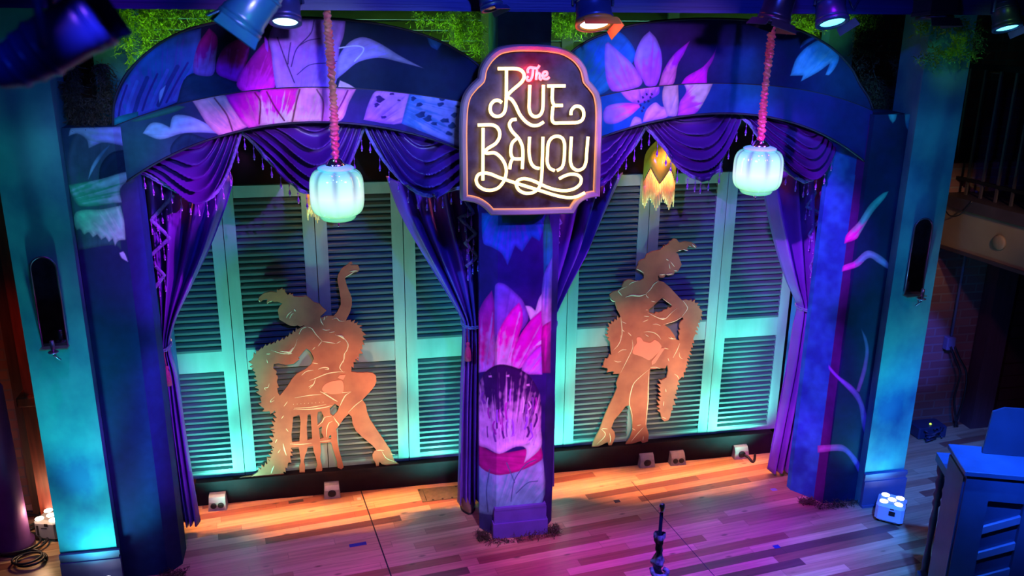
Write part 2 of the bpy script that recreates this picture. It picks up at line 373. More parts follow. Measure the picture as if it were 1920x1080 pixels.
LU = [petal([(213, 205), (235, 150), (280, 95), (330, 65), (378, 52), (372, 140), (355, 178), (300, 205), (213, 232)], (300, 230), (300, 70), (60, 60, 190), (30, 70, 170), .9, .5),
      petal([(350, 142), (400, 136), (440, 152), (470, 178), (400, 190), (330, 195)], (340, 190), (450, 150), (14, 40, 90), (10, 30, 80), .3),
      petal([(298, 196), (299, 172), (312, 158), (305, 180)], (300, 195), (310, 160), (110, 130, 230), (110, 130, 230), .1),
      petal([(213, 222), (260, 208), (258, 222), (214, 236)], (213, 230), (260, 215), (20, 110, 150), (15, 80, 120), .2),  # teal stage light on the panel's lower edge, painted into the colour
      petal([(362, 135), (370, 85), (392, 52), (408, 70), (405, 110), (400, 140), (380, 143)], (380, 145), (392, 60), (120, 70, 200), (110, 8, 130), .6),
      petal([(405, 135), (415, 95), (440, 75), (471, 66), (465, 110), (445, 154), (430, 150)], (440, 155), (465, 70), (150, 20, 160), (110, 5, 110), .5),
      petal([(443, 157), (465, 115), (500, 73), (512, 105), (517, 140), (512, 168), (460, 174)], (470, 175), (500, 80), (185, 20, 170), (140, 5, 115), .5),
      petal([(503, 75), (512, 48), (530, 34), (600, 30), (649, 33), (645, 66), (637, 91), (632, 150), (618, 168), (517, 168), (511, 128), (508, 98)], (560, 170), (570, 30), (130, 90, 235), (125, 75, 215), .7),
      dict(kind='line', pts=[(589, 38), (583, 62), (556, 92), (546, 125)], w=2, c=(40, 20, 110)), dict(kind='line', pts=[(520, 70), (535, 112), (552, 155)], w=2.2, c=(40, 20, 110)),
      dict(kind='line', pts=[(545, 80), (541, 105), (540, 120)], w=2, c=(40, 20, 110)), dict(kind='line', pts=[(557, 140), (580, 122), (612, 118), (650, 112)], w=1.8, c=(50, 30, 120)), dict(kind='line', pts=[(562, 85), (578, 76), (600, 72)], w=1.8, c=(50, 30, 120)),
      petal([(630, 150), (633, 110), (653, 80), (680, 69), (711, 80), (750, 104), (797, 129), (750, 117), (711, 109), (672, 117), (645, 138)], (635, 140), (790, 125), (120, 100, 230), (110, 100, 160), .5),
      dict(kind='line', pts=[(636, 90), (668, 86), (682, 92), (665, 115)], w=2.2, c=(165, 160, 245)),
      petal([(632, 168), (637, 150), (655, 158), (668, 166)], (640, 150), (650, 165), (170, 130, 200), (170, 130, 200), .2),
      petal([(798, 64), (832, 78), (820, 95), (807, 87)], (800, 66), (825, 90), (30, 70, 150), (30, 70, 150), .2),
      petal([(495, 66), (503, 78), (503, 100), (497, 90)], (495, 66), (503, 100), (140, 40, 190), (140, 40, 190), .1)]
for i in range(9): LU.insert(1, dict(kind='line', pts=[(222+i*15, 222-i*5), (226+i*17, 196-i*6), (238+i*19, 160-i*7)], w=4+2*(i % 3), c=[(40, 30, 135), (60, 75, 205), (32, 40, 140)][i % 3]))
LB = [petal([(240, 228), (330, 198), (350, 200), (330, 210), (260, 228)], (240, 228), (350, 200), (40, 90, 100), (40, 90, 100), .3),
      petal([(318, 282), (328, 262), (350, 248), (378, 256), (400, 262), (380, 290), (330, 310)], (340, 300), (350, 250), (16, 44, 80), (16, 44, 80), .2),
      petal([(267, 250), (282, 231), (300, 230), (318, 238), (325, 217), (350, 216), (375, 225), (397, 238), (410, 251), (375, 249), (340, 251), (300, 262)], (270, 250), (400, 240), (140, 150, 230), (130, 150, 235), .3),
      petal([(358, 186), (405, 178), (425, 180), (465, 238), (410, 254)], (440, 245), (380, 185), (190, 140, 190), (160, 120, 180), .9, .5),
      petal([(422, 178), (478, 170), (492, 178), (490, 232), (466, 240), (430, 195)], (480, 240), (450, 170), (190, 90, 190), (185, 10, 150), .6),
      petal([(488, 170), (520, 166), (566, 165), (556, 200), (546, 230), (486, 236), (484, 200)], (520, 235), (530, 165), (215, 160, 215), (200, 20, 160), .9, .5),
      petal([(560, 165), (608, 164), (606, 228), (545, 230), (552, 200)], (575, 235), (590, 165), (205, 140, 200), (195, 110, 200), .8, .5),
      petal([(604, 164), (669, 166), (655, 192), (640, 226), (603, 228)], (620, 230), (645, 165), (200, 120, 200), (190, 90, 200), .8, .5),
      dict(kind='line', pts=[(402, 184), (425, 215), (436, 245)], w=3, c=(100, 50, 90)), dict(kind='line', pts=[(478, 174), (488, 190), (486, 232)], w=3, c=(120, 10, 90)), dict(kind='line', pts=[(500, 172), (515, 200), (533, 226)], w=3, c=(120, 20, 90)),
      dict(kind='line', pts=[(562, 168), (556, 190), (548, 228)], w=3, c=(110, 50, 90)), dict(kind='line', pts=[(594, 168), (606, 190), (604, 226)], w=3, c=(120, 60, 110)), dict(kind='line', pts=[(652, 170), (640, 195), (622, 224)], w=3, c=(120, 20, 130)),
      petal([(681, 225), (692, 190), (706, 170), (770, 172), (765, 200), (752, 232)], (700, 225), (750, 180), (150, 80, 225), (175, 100, 230), .8, .4),
      petal([(768, 172), (868, 190), (868, 278), (752, 232), (760, 200)], (760, 200), (860, 240), (60, 90, 200), (100, 100, 210), 1.0, .4)]
for a, b, r in ((712, 186, 9), (706, 197, 6), (719, 220, 6), (735, 176, 5), (748, 188, 4), (790, 215, 10), (803, 222, 9), (786, 196, 7), (815, 232, 7), (829, 185, 6), (835, 226, 9), (852, 216, 7), (848, 235, 8), (826, 196, 7), (842, 250, 7), (775, 185, 6), (858, 200, 5)):
    pts = [(a+r*math.cos(q)*(1+.35*math.sin(3*q+a)), b+r*.7*math.sin(q)*(1+.3*math.cos(2*q+b))) for q in np.linspace(0, 2*PI, 9)[:-1]]
    LB.append(petal(pts, (a-r, b), (a+r, b), (25, 45, 120) if a > 760 else (55, 20, 130), (20, 35, 110) if a > 760 else (50, 20, 120), .3))
LL = [petal([(125, 300), (150, 240), (212, 236), (250, 290), (253, 340), (225, 352), (228, 470), (215, 460), (145, 470), (130, 360)], (180, 470), (180, 240), (30, 80, 100), (45, 60, 105), .3),
      petal([(184, 342), (188, 310), (208, 286), (240, 279), (256, 320), (226, 340)], (190, 340), (240, 290), (12, 28, 70), (12, 28, 70), .1),
      petal([(128, 256), (134, 240), (208, 237), (236, 236), (244, 278), (222, 272), (192, 268), (166, 279), (162, 262), (145, 251)], (130, 250), (240, 270), (110, 120, 190), (120, 110, 215), .4),
      petal([(164, 340), (171, 312), (188, 286), (210, 268), (194, 290), (176, 318)], (165, 340), (210, 270), (120, 150, 230), (60, 90, 160), .2),
      petal([(125, 347), (190, 335), (236, 322), (256, 326), (226, 354), (229, 380), (150, 387), (132, 362)], (130, 370), (250, 330), (50, 130, 135), (110, 140, 190), .7),
      petal([(137, 416), (144, 396), (190, 392), (226, 385), (233, 412), (236, 450), (222, 452), (216, 462), (211, 448), (204, 455), (198, 445), (190, 450), (182, 440), (174, 446), (166, 436), (158, 440), (150, 430), (144, 432)], (225, 460), (170, 390), (120, 190, 200), (90, 165, 170), .9),
      petal([(223, 474), (232, 472), (241, 492), (228, 484)], (223, 474), (240, 490), (140, 170, 230), (140, 170, 230), .1)]
RU = [petal(r5((0, 230), (60, 200), (150, 160), (205, 150), (262, 200), (290, 262), (270, 310), (150, 440), (60, 460), (0, 330)), (1100, 170), (1170, 70), (20, 90, 175), (15, 75, 200), .7),
      petal(r5((140, 215), (155, 200), (205, 245), (272, 308), (322, 388), (302, 420), (180, 442), (150, 400), (138, 320)), (1180, 170), (1140, 85), (150, 70, 225), (120, 90, 240), .6),
      petal(r5((355, 148), (388, 185), (412, 250), (415, 320), (388, 412), (340, 415), (322, 388), (280, 310), (290, 240), (320, 180)), (1215, 160), (1218, 60), (150, 60, 215), (115, 90, 240), .6),
      petal(r5((552, 193), (520, 262), (492, 312), (466, 412), (398, 414), (420, 340), (470, 262)), (1245, 160), (1290, 80), (180, 90, 190), (140, 20, 165), .8),
      petal(r5((686, 203), (662, 290), (636, 340), (632, 408), (502, 410), (530, 370), (612, 320), (660, 262)), (1290, 160), (1345, 80), (170, 15, 160), (120, 20, 160), .5),
      petal(rt((625, 415), (690, 378), (790, 400), (915, 445), (800, 460), (720, 475), (648, 555), (690, 470)), (1465, 55), (1500, 60), (85, 50, 200), (100, 50, 220), .3),
      petal(r6((2, 285), (25, 220), (65, 175), (128, 148), (186, 205), (180, 242), (150, 282), (134, 282), (150, 240), (110, 270), (42, 307), (50, 284)), (1510, 140), (1560, 80), (80, 140, 225), (45, 115, 205), .6),
      petal(r6((38, 185), (50, 155), (90, 138), (108, 140), (60, 168)), (1500, 90), (1530, 70), (50, 80, 190), (50, 80, 190), .4)]
RB = [petal(r5((130, 545), (150, 510), (220, 495), (300, 500), (312, 515), (262, 560), (190, 597), (140, 592)), (1200, 195), (1130, 215), (190, 60, 200), (150, 90, 230), .6),
      petal(r5((210, 440), (300, 405), (402, 400), (402, 450), (372, 472), (300, 502), (248, 482)), (1200, 195), (1190, 165), (130, 60, 210), (170, 80, 225), .5),
      petal(r5((318, 592), (338, 530), (382, 492), (412, 512), (442, 518), (446, 560), (380, 580)), (1210, 230), (1240, 195), (160, 110, 235), (165, 120, 235), .4),
      petal(r5((256, 615), (280, 563), (312, 570), (320, 595)), (1185, 235), (1200, 220), (150, 120, 235), (150, 120, 235), .2),
      petal(r5((415, 480), (430, 405), (494, 402), (488, 555), (438, 562)), (1250, 215), (1265, 160), (150, 130, 200), (170, 135, 185), .4),
      petal(r5((515, 398), (664, 396), (640, 450), (600, 522), (570, 550), (488, 558), (500, 490), (530, 440)), (1285, 200), (1330, 180), (170, 60, 180), (165, 140, 190), .5)]
for a, b in ((322, 470), (340, 455), (358, 470), (330, 492), (348, 488), (310, 508), (325, 520), (365, 455), (300, 490), (318, 535)):
    x, y = r5((a, b))[0]; RB.append(petal([(x-3, y-2), (x+1, y-4), (x+4, y+1), (x-1, y+4)], (x-3, y), (x+3, y), (25, 20, 90), (25, 20, 90), .1, smooth=False))
RL = [petal(r6((368, 420), (406, 420), (400, 448), (388, 464), (375, 446)), (1665, 210), (1674, 232), (50, 130, 170), (50, 130, 170), .3), petal(r6((432, 418), (462, 416), (447, 494), (436, 470)), (1700, 210), (1700, 245), (50, 130, 170), (30, 90, 150), .3),
      petal(r6((205, 915), (213, 880), (258, 832), (300, 768), (350, 724), (374, 716), (360, 742), (312, 800), (267, 875), (252, 897)), (1585, 455), (1660, 365), (200, 30, 150), (60, 150, 170), .3, mid=.35),
      petal(r6((196, 1020), (202, 996), (240, 980), (290, 939), (330, 950), (372, 985), (372, 1012), (330, 985), (300, 968), (260, 1000)), (1580, 508), (1665, 495), (190, 50, 160), (100, 110, 200), .3, mid=.4),
      petal(r7((146, 285), (185, 328), (232, 363), (264, 400), (287, 460), (293, 500), (284, 555), (272, 520), (260, 440), (238, 402), (200, 362), (148, 306)), (1555, 690), (1620, 800), (130, 60, 190), (85, 55, 175), .3),
      petal(r7((268, 148), (291, 190), (299, 240), (287, 320), (263, 392), (249, 386), (274, 300), (284, 230)), (1615, 620), (1610, 730), (90, 80, 180), (110, 50, 170), .3),
      petal(r7((105, 590), (160, 586), (202, 588), (242, 624), (268, 665), (260, 695), (235, 650), (200, 614), (105, 619)), (1535, 845), (1610, 880), (130, 70, 190), (95, 60, 190), .3)]
CP = [petal(pl((78, 30), (500, 30), (490, 120), (460, 220), (410, 190), (345, 290), (300, 250), (250, 380), (210, 300), (150, 260), (90, 230)), (960, 400), (960, 500), (20, 70, 190), (60, 50, 190), 1.0, .5, mid=.45),
      petal(pl((205, 40), (480, 40), (380, 95), (215, 100)), (950, 400), (950, 420), (20, 90, 110), (20, 80, 120), .3),
      petal(pl((165, 510), (190, 486), (240, 500), (300, 550), (352, 606), (388, 720), (342, 800), (200, 920), (165, 900)), (940, 620), (950, 530), (110, 45, 190), (120, 50, 190), .4),
      petal(pl((362, 635), (400, 642), (430, 668), (452, 592), (484, 540), (486, 660), (398, 735)), (995, 600), (1015, 550), (200, 150, 240), (200, 150, 240), .3),
      petal(pl((52, 700), (90, 610), (148, 535), (165, 620), (165, 800), (166, 1040), (55, 1080), (48, 760)), (905, 700), (920, 560), (165, 90, 225), (170, 5, 120), .7, mid=.45),
      petal(pl((166, 1040), (170, 880), (200, 780), (270, 670), (325, 613), (346, 655), (350, 750), (320, 860), (300, 1060)), (940, 700), (970, 575), (190, 130, 242), (225, 5, 150), .7, mid=.52),
      petal(pl((270, 1060), (278, 950), (330, 830), (400, 730), (482, 655), (484, 880), (420, 940), (350, 1040)), (960, 700), (1015, 590), (195, 115, 240), (225, 5, 160), .7, mid=.42),
      petal(pl((345, 1030), (400, 950), (478, 890), (478, 1090), (350, 1080)), (985, 700), (1015, 650), (180, 90, 240), (210, 40, 200), .9, mid=.6),
      petal(pl((425, 905), (455, 870), (484, 860), (480, 885)), (1002, 645), (1018, 640), (210, 160, 240), (210, 160, 240), .2),
      petal(pm((60, 780), (60, 930), (155, 960), (287, 930), (287, 730), (160, 800)), (930, 950), (960, 830), (90, 110, 190), (120, 100, 200), .5),
      petal(pm((92, 738), (150, 768), (287, 745), (287, 792), (160, 838), (92, 805)), (900, 850), (1010, 850), (130, 5, 90), (150, 5, 100), .4),
      petal(pm((88, 740), (86, 600), (105, 530), (150, 497), (200, 502), (250, 530), (283, 590), (286, 690), (280, 745), (210, 750), (158, 772), (120, 755)), (945, 850), (945, 680), (190, 115, 232), (42, 3, 85), .55, .5, mid=.52, soft=.40),
      petal(pm((286, 690), (286, 752), (232, 802), (240, 760), (225, 745), (250, 735)), (985, 860), (1015, 800), (190, 140, 235), (180, 120, 230), .4)]
for i in range(44):
    x = 903+rng.rand()*106; y = 725+rng.rand()*85; cx_ = (x-955)/55; CP.append(dict(kind='line', pts=[(x, y), (x+cx_*2+rng.randn(), y+9), (x-cx_*2+rng.randn()*1.5, y+14+rng.rand()*16)], w=1.8+rng.rand()*2.2, c=[(150, 60, 190), (190, 140, 235), (70, 10, 120), (150, 20, 140), (175, 110, 225), (110, 40, 170)][i % 6]))
for (x, y) in ((919, 706), (952, 705), (990, 722)): CP.append(petal([(x-4, y-2), (x+3, y-3), (x+4, y+2), (x-3, y+2)], (x-4, y), (x+4, y), (190, 120, 230), (190, 120, 230), .1, smooth=False))
for q in ([(958, 940), (965, 900), (985, 872), (1005, 862)], [(965, 905), (955, 880), (950, 868)], [(968, 925), (990, 905), (1008, 902)], [(915, 960), (912, 920), (918, 880)]): CP.append(dict(kind='line', pts=q, w=1.8, c=(50, 60, 130)))
CP.append(petal([(1019, 415), (1028, 400), (1036, 440), (1036, 520), (1026, 500), (1019, 520)], (1030, 400), (1030, 520), (20, 110, 90), (25, 100, 160), .2))
CP.append(petal([(1018, 520), (1036, 480), (1034, 620), (1017, 612)], (1030, 500), (1028, 610), (100, 90, 210), (190, 110, 230), .3))
CP.append(petal([(1016, 614), (1034, 600), (1033, 700), (1016, 700)], (1030, 600), (1028, 700), (190, 5, 130), (120, 10, 110), .4))
def base_of(c, c2=None, sc=.02):
    def fn(px, py):
        k = vnoise2(px*sc+5, py*sc+9)*.6+vnoise2(px*sc*3, py*sc*3)*.4
        k = np.clip((k-.3)/.4, 0, 1)[:, None]; return pc(c)*(1-k)+pc(c2 or c)*k
    return fn
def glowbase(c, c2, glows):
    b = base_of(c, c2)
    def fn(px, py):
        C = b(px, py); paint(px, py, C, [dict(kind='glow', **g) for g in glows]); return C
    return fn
# ---- arch headers
Yb = 5.99; Yu = 6.015
def header(label, xa, xb, low, seam, top, xu0, xu1, layers_b, layers_u, base_b, base_u, endz):
    t = thing('arch_header', label, 'arch', ((xa+xb)/2, Yb, 2.8), 'painted plywood arch headers')
    lo = interp_curve(low, Yb); se = interp_curve(seam, Yb)
    def fb(S, Tt):
        X = xa+(xb-xa)*S; return X, np.full_like(X, Yb), lo(X)*(1-Tt)+se(X)*Tt
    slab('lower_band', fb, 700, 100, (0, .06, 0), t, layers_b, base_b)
    W = [onY(a, b, Yu) for a, b in top]; xs = np.array([p[0] for p in W]); zs = np.array([p[2] for p in W])
    Pc = np.array(catmull([(x, z) for x, z in zip(xs, zs)], 12))
    # parametrise by arc position along the top edge; bottom edge follows the seam
    L = np.r_[0, np.cumsum(np.linalg.norm(np.diff(Pc, axis=0), axis=1))]; L /= L[-1]
    def fu(S, Tt):
        tx = np.interp(S, L, Pc[:, 0]); tz = np.interp(S, L, Pc[:, 1]); bx = xu0+(xu1-xu0)*S; bz = se(np.clip(bx, xa, xb))-.02
        return bx*(1-Tt)+tx*Tt, np.full_like(tx, Yu), bz*(1-Tt)+tz*Tt
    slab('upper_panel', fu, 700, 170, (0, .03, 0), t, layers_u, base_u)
    # dark edge moulding along the top
    m = MB(); m.tube([(x, Yu-.002, z+.006) for x, z in Pc[::3]], .008, 6); m.build('edge_moulding', mat('edge_dark', (.03, .03, .05), .6), t)
    m = MB(); xx = np.linspace(xa, xb, 60); m.tube([(x, Yb, float(lo(x))-.003) for x in xx], .007, 6); m.tube([(x, Yb+.004, float(se(x))+.002) for x in xx], .0045, 6); m.build('edge_trim', mat('edge_dark', (.03, .03, .05), .6), t)
    return t
header('painted arch over the left bay, magenta petals and pale leaves', -1.285, 1.10,
       [(232, 342), (255, 330), (300, 300), (350, 276), (450, 245), (550, 230), (620, 228), (700, 235), (790, 255), (865, 280), (900, 296)],
       [(213, 237), (235, 230), (300, 208), (400, 180), (500, 168), (600, 165), (700, 170), (800, 180), (865, 191), (900, 198)],
       [(212, 238), (213, 205), (218, 180), (240, 137), (290, 90), (340, 62), (400, 45), (480, 36), (560, 35), (640, 38), (700, 45), (770, 60), (820, 77), (870, 104), (905, 132), (925, 160), (930, 190)], -1.285, 1.07, LB, LU,
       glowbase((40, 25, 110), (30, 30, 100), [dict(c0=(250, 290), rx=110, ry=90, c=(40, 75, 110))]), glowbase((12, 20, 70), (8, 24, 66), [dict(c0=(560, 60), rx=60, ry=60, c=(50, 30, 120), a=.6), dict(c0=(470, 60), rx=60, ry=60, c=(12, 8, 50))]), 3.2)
header('painted arch over the right bay, lavender lily at its left end', 1.52, 3.89,
       [(1060, 285), (1128, 255), (1180, 240), (1280, 218), (1360, 211), (1450, 220), (1540, 250), (1600, 285), (1625, 305)],
       [(1060, 203), (1128, 181), (1200, 167), (1300, 158), (1400, 159), (1500, 168), (1600, 194), (1640, 210)],
       [(1040, 190), (1045, 150), (1058, 115), (1080, 92), (1120, 70), (1200, 46), (1300, 37), (1400, 39), (1460, 47), (1510, 63), (1560, 92), (1595, 128), (1612, 160), (1628, 185), (1636, 206)], 1.56, 3.87, RB, RU,
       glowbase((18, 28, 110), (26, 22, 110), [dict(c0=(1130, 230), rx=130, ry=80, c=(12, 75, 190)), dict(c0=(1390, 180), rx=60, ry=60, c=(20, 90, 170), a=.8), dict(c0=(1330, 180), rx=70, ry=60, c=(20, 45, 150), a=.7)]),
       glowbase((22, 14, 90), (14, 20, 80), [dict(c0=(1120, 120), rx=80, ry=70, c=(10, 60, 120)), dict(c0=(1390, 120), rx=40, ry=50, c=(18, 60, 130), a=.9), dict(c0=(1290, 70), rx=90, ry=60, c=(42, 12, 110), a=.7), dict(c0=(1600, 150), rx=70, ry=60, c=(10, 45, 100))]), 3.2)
PLX0 = onY(30, 540, 5.87)[0]; PLX1 = onY(149, 540, 5.87)[0]; PRX0 = onY(1672, 540, 5.87)[0]; PRX1 = onY(1750, 540, 5.87)[0]
# ---- painted columns and legs (prisms whose painted skin is a fine grid)
def column(name, label, cat, path, z0, z1, layers, base_fn, step=.0045, group=None, close=True, zstep=.005, partname='shaft'):
    c = np.mean(np.array(path), 0); t = thing(name, label, cat, (float(c[0]), float(c[1]), 0), group)
    pts = []
    for a, b in zip(path[:-1], path[1:]):
        n = max(1, int(math.hypot(b[0]-a[0], b[1]-a[1])/step)); pts += [(a[0]+(b[0]-a[0])*i/n, a[1]+(b[1]-a[1])*i/n) for i in range(n)]
    pts.append(path[-1]); P = np.array(pts); nz = int((z1-z0)/zstep)+1; Z = np.linspace(z0, z1, nz); ns = len(P)
    V = np.stack([np.repeat(P[:, 0], nz), np.repeat(P[:, 1], nz), np.tile(Z, ns)], 1)
    I = np.arange(len(V)).reshape(ns, nz); Q = np.stack([I[:-1, :-1], I[1:, :-1], I[1:, 1:], I[:-1, 1:]], -1).reshape(-1, 4).tolist()
    e = np.stack([I[-1, :-1], I[0, :-1], I[0, 1:], I[-1, 1:]], -1).tolist(); Q += e      # rear closing face
    Q.append(tuple(I[:, -1].tolist())); Q.append(tuple(I[::-1, 0].tolist()))
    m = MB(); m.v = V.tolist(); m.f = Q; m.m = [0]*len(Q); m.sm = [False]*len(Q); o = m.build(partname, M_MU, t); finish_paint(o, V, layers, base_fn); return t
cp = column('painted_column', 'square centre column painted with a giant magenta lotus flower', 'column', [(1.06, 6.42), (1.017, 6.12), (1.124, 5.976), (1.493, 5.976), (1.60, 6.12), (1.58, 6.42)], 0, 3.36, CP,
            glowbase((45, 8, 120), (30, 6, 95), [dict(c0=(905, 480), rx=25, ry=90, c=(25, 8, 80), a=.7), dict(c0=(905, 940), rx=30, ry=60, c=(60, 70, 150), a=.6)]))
m = MB(); m.prism([(1.105, 5.955), (1.515, 5.955), (1.515, 6.02), (1.105, 6.02)], 0, .24); m.prism([(1.095, 5.94), (1.525, 5.94), (1.525, 6.02), (1.095, 6.02)], 0, .13); m.prism([(1.11, 5.95), (1.51, 5.95), (1.51, 6.0), (1.11, 6.0)], .24, .262)
m.build('base_moulding', mat('column_base_paint', rgb(105, 75, 190), .6), cp)
m = MB(); m.prism([(1.13, 6.05), (1.49, 6.05), (1.49, 6.4), (1.13, 6.4)], 3.36, 4.3); m.build('upper_shaft', mat('cloud_teal', rgb(60, 140, 190), .7, col2=rgb(20, 70, 130), vs=4), cp)
column('proscenium_leg', 'painted leg at the left end, pale leaf brushed at its top', 'proscenium leg', [(PLX1+.004, 6.25), (PLX1+.004, 5.945), (-1.285, 5.945), (-1.20, 6.05), (-1.20, 6.25)], 0, 3.2, LL,
       glowbase((10, 30, 85), (8, 26, 80), [dict(c0=(190, 320), rx=90, ry=110, c=(40, 60, 105)), dict(c0=(240, 960), rx=90, ry=120, c=(35, 12, 90), a=.8), dict(c0=(285, 500), rx=28, ry=900, c=(20, 55, 140), a=.8)]), group='painted proscenium legs')
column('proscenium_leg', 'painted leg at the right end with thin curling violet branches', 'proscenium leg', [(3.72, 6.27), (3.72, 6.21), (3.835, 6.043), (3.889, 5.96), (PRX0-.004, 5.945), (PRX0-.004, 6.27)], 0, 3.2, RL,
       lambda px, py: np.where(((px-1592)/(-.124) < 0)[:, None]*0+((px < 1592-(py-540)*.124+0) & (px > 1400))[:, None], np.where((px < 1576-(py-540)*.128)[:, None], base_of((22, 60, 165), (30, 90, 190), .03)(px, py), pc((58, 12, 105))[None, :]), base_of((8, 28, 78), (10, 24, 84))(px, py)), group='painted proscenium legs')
# ---- pylons
M_PY = mat('pylon_cloud_paint', rgb(95, 185, 180), .62, col2=rgb(22, 70, 120), vs=1.9, stretch=(1, 1, .8), bump=.06, bs=12)
M_PYB = mat('pylon_trim_paint', rgb(90, 100, 150), .6)
def pylon(label, x0, x1, y0, wb):
    t = thing('pylon', label, 'pilaster', ((x0+x1)/2, y0+.2, 0), 'cloud painted pylons beside the stage')
    m = MB(); m.box((x0, y0, 0), (x1, y0+.30, 4.35)); m.build('shaft', M_PY, t)
    m = MB(); m.box((x0-.004, y0-.03, 0), (x1+.02, y0, .235)); m.box((x0-.003, y0-.02, .235), (x1+.012, y0, .265)); m.box((x0-.004, y0-.025, .265), (x1+.02, y0, .30)); m.box((x0-.005, y0-.045, 0), (x1+.03, y0, .02)); m.build('base_moulding', M_PYB, t)
    return t
pylon('teal cloud-painted pylon at the left with an arched mirror sconce', PLX0, PLX1, 5.87, 0)
pylon('teal cloud-painted pylon at the right with an arched mirror sconce', PRX0, PRX1, 5.87, 0)
# narrow green strip post on right and rear posts above legs
m = MB(); m.box((-1.52, 6.72, 0), (-1.22, 6.84, 4.0)); tag(m.build('rear_post', mat('cloud_teal', rgb(60, 140, 190), .7), None), 'blue cloud-painted post rising behind the left leg, moss on it', 'post')
m = MB(); m.box((3.90, 6.72, 0), (4.12, 6.84, 4.0)); tag(m.build('rear_post', mat('cloud_teal', rgb(60, 140, 190), .7), None), 'blue cloud-painted post rising behind the right leg, moss on it', 'post')
# ---- mirror sconces
def mirror_sconce(label, cx, zb, zt, y, wx, side):
    t = thing('mirror_sconce', label, 'sconce', (cx, y, zb), 'arched mirror sconces on the pylons'); r = wx/2
    out = [(cx-r, zb), (cx+r, zb)]+[(cx+r*math.cos(a), zt-r+r*math.sin(a)) for a in np.linspace(0, PI, 13)]
    n = len(out); m = MB(); vs = [(x, y-.006, z) for x, z in out]+[(x, y, z) for x, z in out]; m.add(vs, [tuple(range(n)), tuple(range(2*n-1, n-1, -1))]+[(i, n+i, n+(i+1) % n, (i+1) % n) for i in range(n)]); m.build('mirror', mat('dark_mirror', (.35, .35, .38), .08, 1, var=.5, vs=14), t)
    m = MB(); m.tube([(x, y-.01, z) for x, z in out[1:]+[out[0]]], .006, 6); m.build('rim', mat('rim_metal', (.45, .3, .45), .3, .9), t)
    m = MB(); m.box((cx-r-.008, y-.06, zb-.008), (cx+r+.008, y, zb)); m.build('shelf', mat('brass_pale', (.6, .6, .45), .3, .8), t)
    m = MB(); m.tube([(cx+.01, y-.04, zb-.005), (cx+.01, y-.07, zb-.05), (cx+.01+side*.03, y-.085, zb-.065), (cx+.01, y-.10, zb-.03), (cx+.01, y-.10, zb+.03)], .006, 8)
    m.lathe([(.004, 0), (.03, .01), (.032, .016), (.01, .012)], (cx+.01, y-.10, zb-.02), 16); m.lathe([(.012, 0), (.014, .03), (.013, .07), (.004, .072)], (cx+.01, y-.10, zb), 12); m.build('candle_arm', mat('rim_metal', (.45, .3, .45), .3, .9), t)
mirror_sconce('arched mirror sconce on the left pylon', onY(91, 560, 5.865)[0], onY(103, 648, 5.865)[2], onY(80, 481, 5.865)[2], 5.865, .15, 1)
mirror_sconce('narrow arched mirror sconce on the right pylon', onY(1722, 480, 5.865)[0], onY(1712, 551, 5.865)[2], onY(1731, 409, 5.865)[2], 5.865, .15, -1)
# ================================================================ TEXTILES
def velvet(name, c, sh):
    m = mat(name, c, .33, var=.3, vs=3, sheen=sh, spec=.45, bump=.08, bs=60)
    m.node_tree.nodes['Principled BSDF'].inputs['Sheen Tint'].default_value = (.8, .6, 1, 1); return m
M_SW = velvet('plum_velvet', (.105, .032, .27), .03)
DZ = 0
M_CU = velvet('purple_curtain_cloth', (.22, .085, .5), .03)
M_TR = mat('braid_trim', rgb(140, 150, 200), .6, var=.5, vs=60)
M_BD = mat('bead_glass', rgb(190, 110, 240), .08, .35, var=.1, coat=1)
M_BT = mat('bead_tip', rgb(235, 225, 255), .05, .2, var=.05, coat=1)
M_TS = mat('tassel_rose', rgb(200, 70, 120), .7, var=.4, vs=50)
bd_me = {}
def bead_mesh(ln, name='bead_drop'):
    if ln in bd_me: return bd_me[ln]
    m = MB(); m.tube([(0, 0, 0), (0, 0, -ln)], .0018, 5, 0)
    m.lathe([(.001, .008), (.006, 0), (.001, -.008)], (0, 0, -ln*.35), 8, 0)
    m.lathe([(.001, .0), (.004, -.004), (.0095, -.026), (.006, -.032), (.001, -.034)], (0, 0, -ln+.03), 8, 0)
    m.lathe([(.001, .006), (.0065, 0), (.001, -.007)], (0, 0, -ln-.010), 8, 1)
    me = bpy.data.meshes.new(name); me.from_pydata(m.v, [], m.f); me.materials.append(M_BD); me.materials.append(M_BT)
    me.polygons.foreach_set('material_index', m.m); me.polygons.foreach_set('use_smooth', m.sm); me.update(); bd_me[ln] = me; return me
def bead(parent, loc, ln=.085):
    o = bpy.data.objects.new('bead_drop', bead_mesh(ln)); COL.objects.link(o); o.parent = parent; o.location = Vector(loc)-WLOC[parent.name]; o.rotation_euler = (0, 0, random.random()*3)
SWGR = 'velvet swags hanging under the arches'
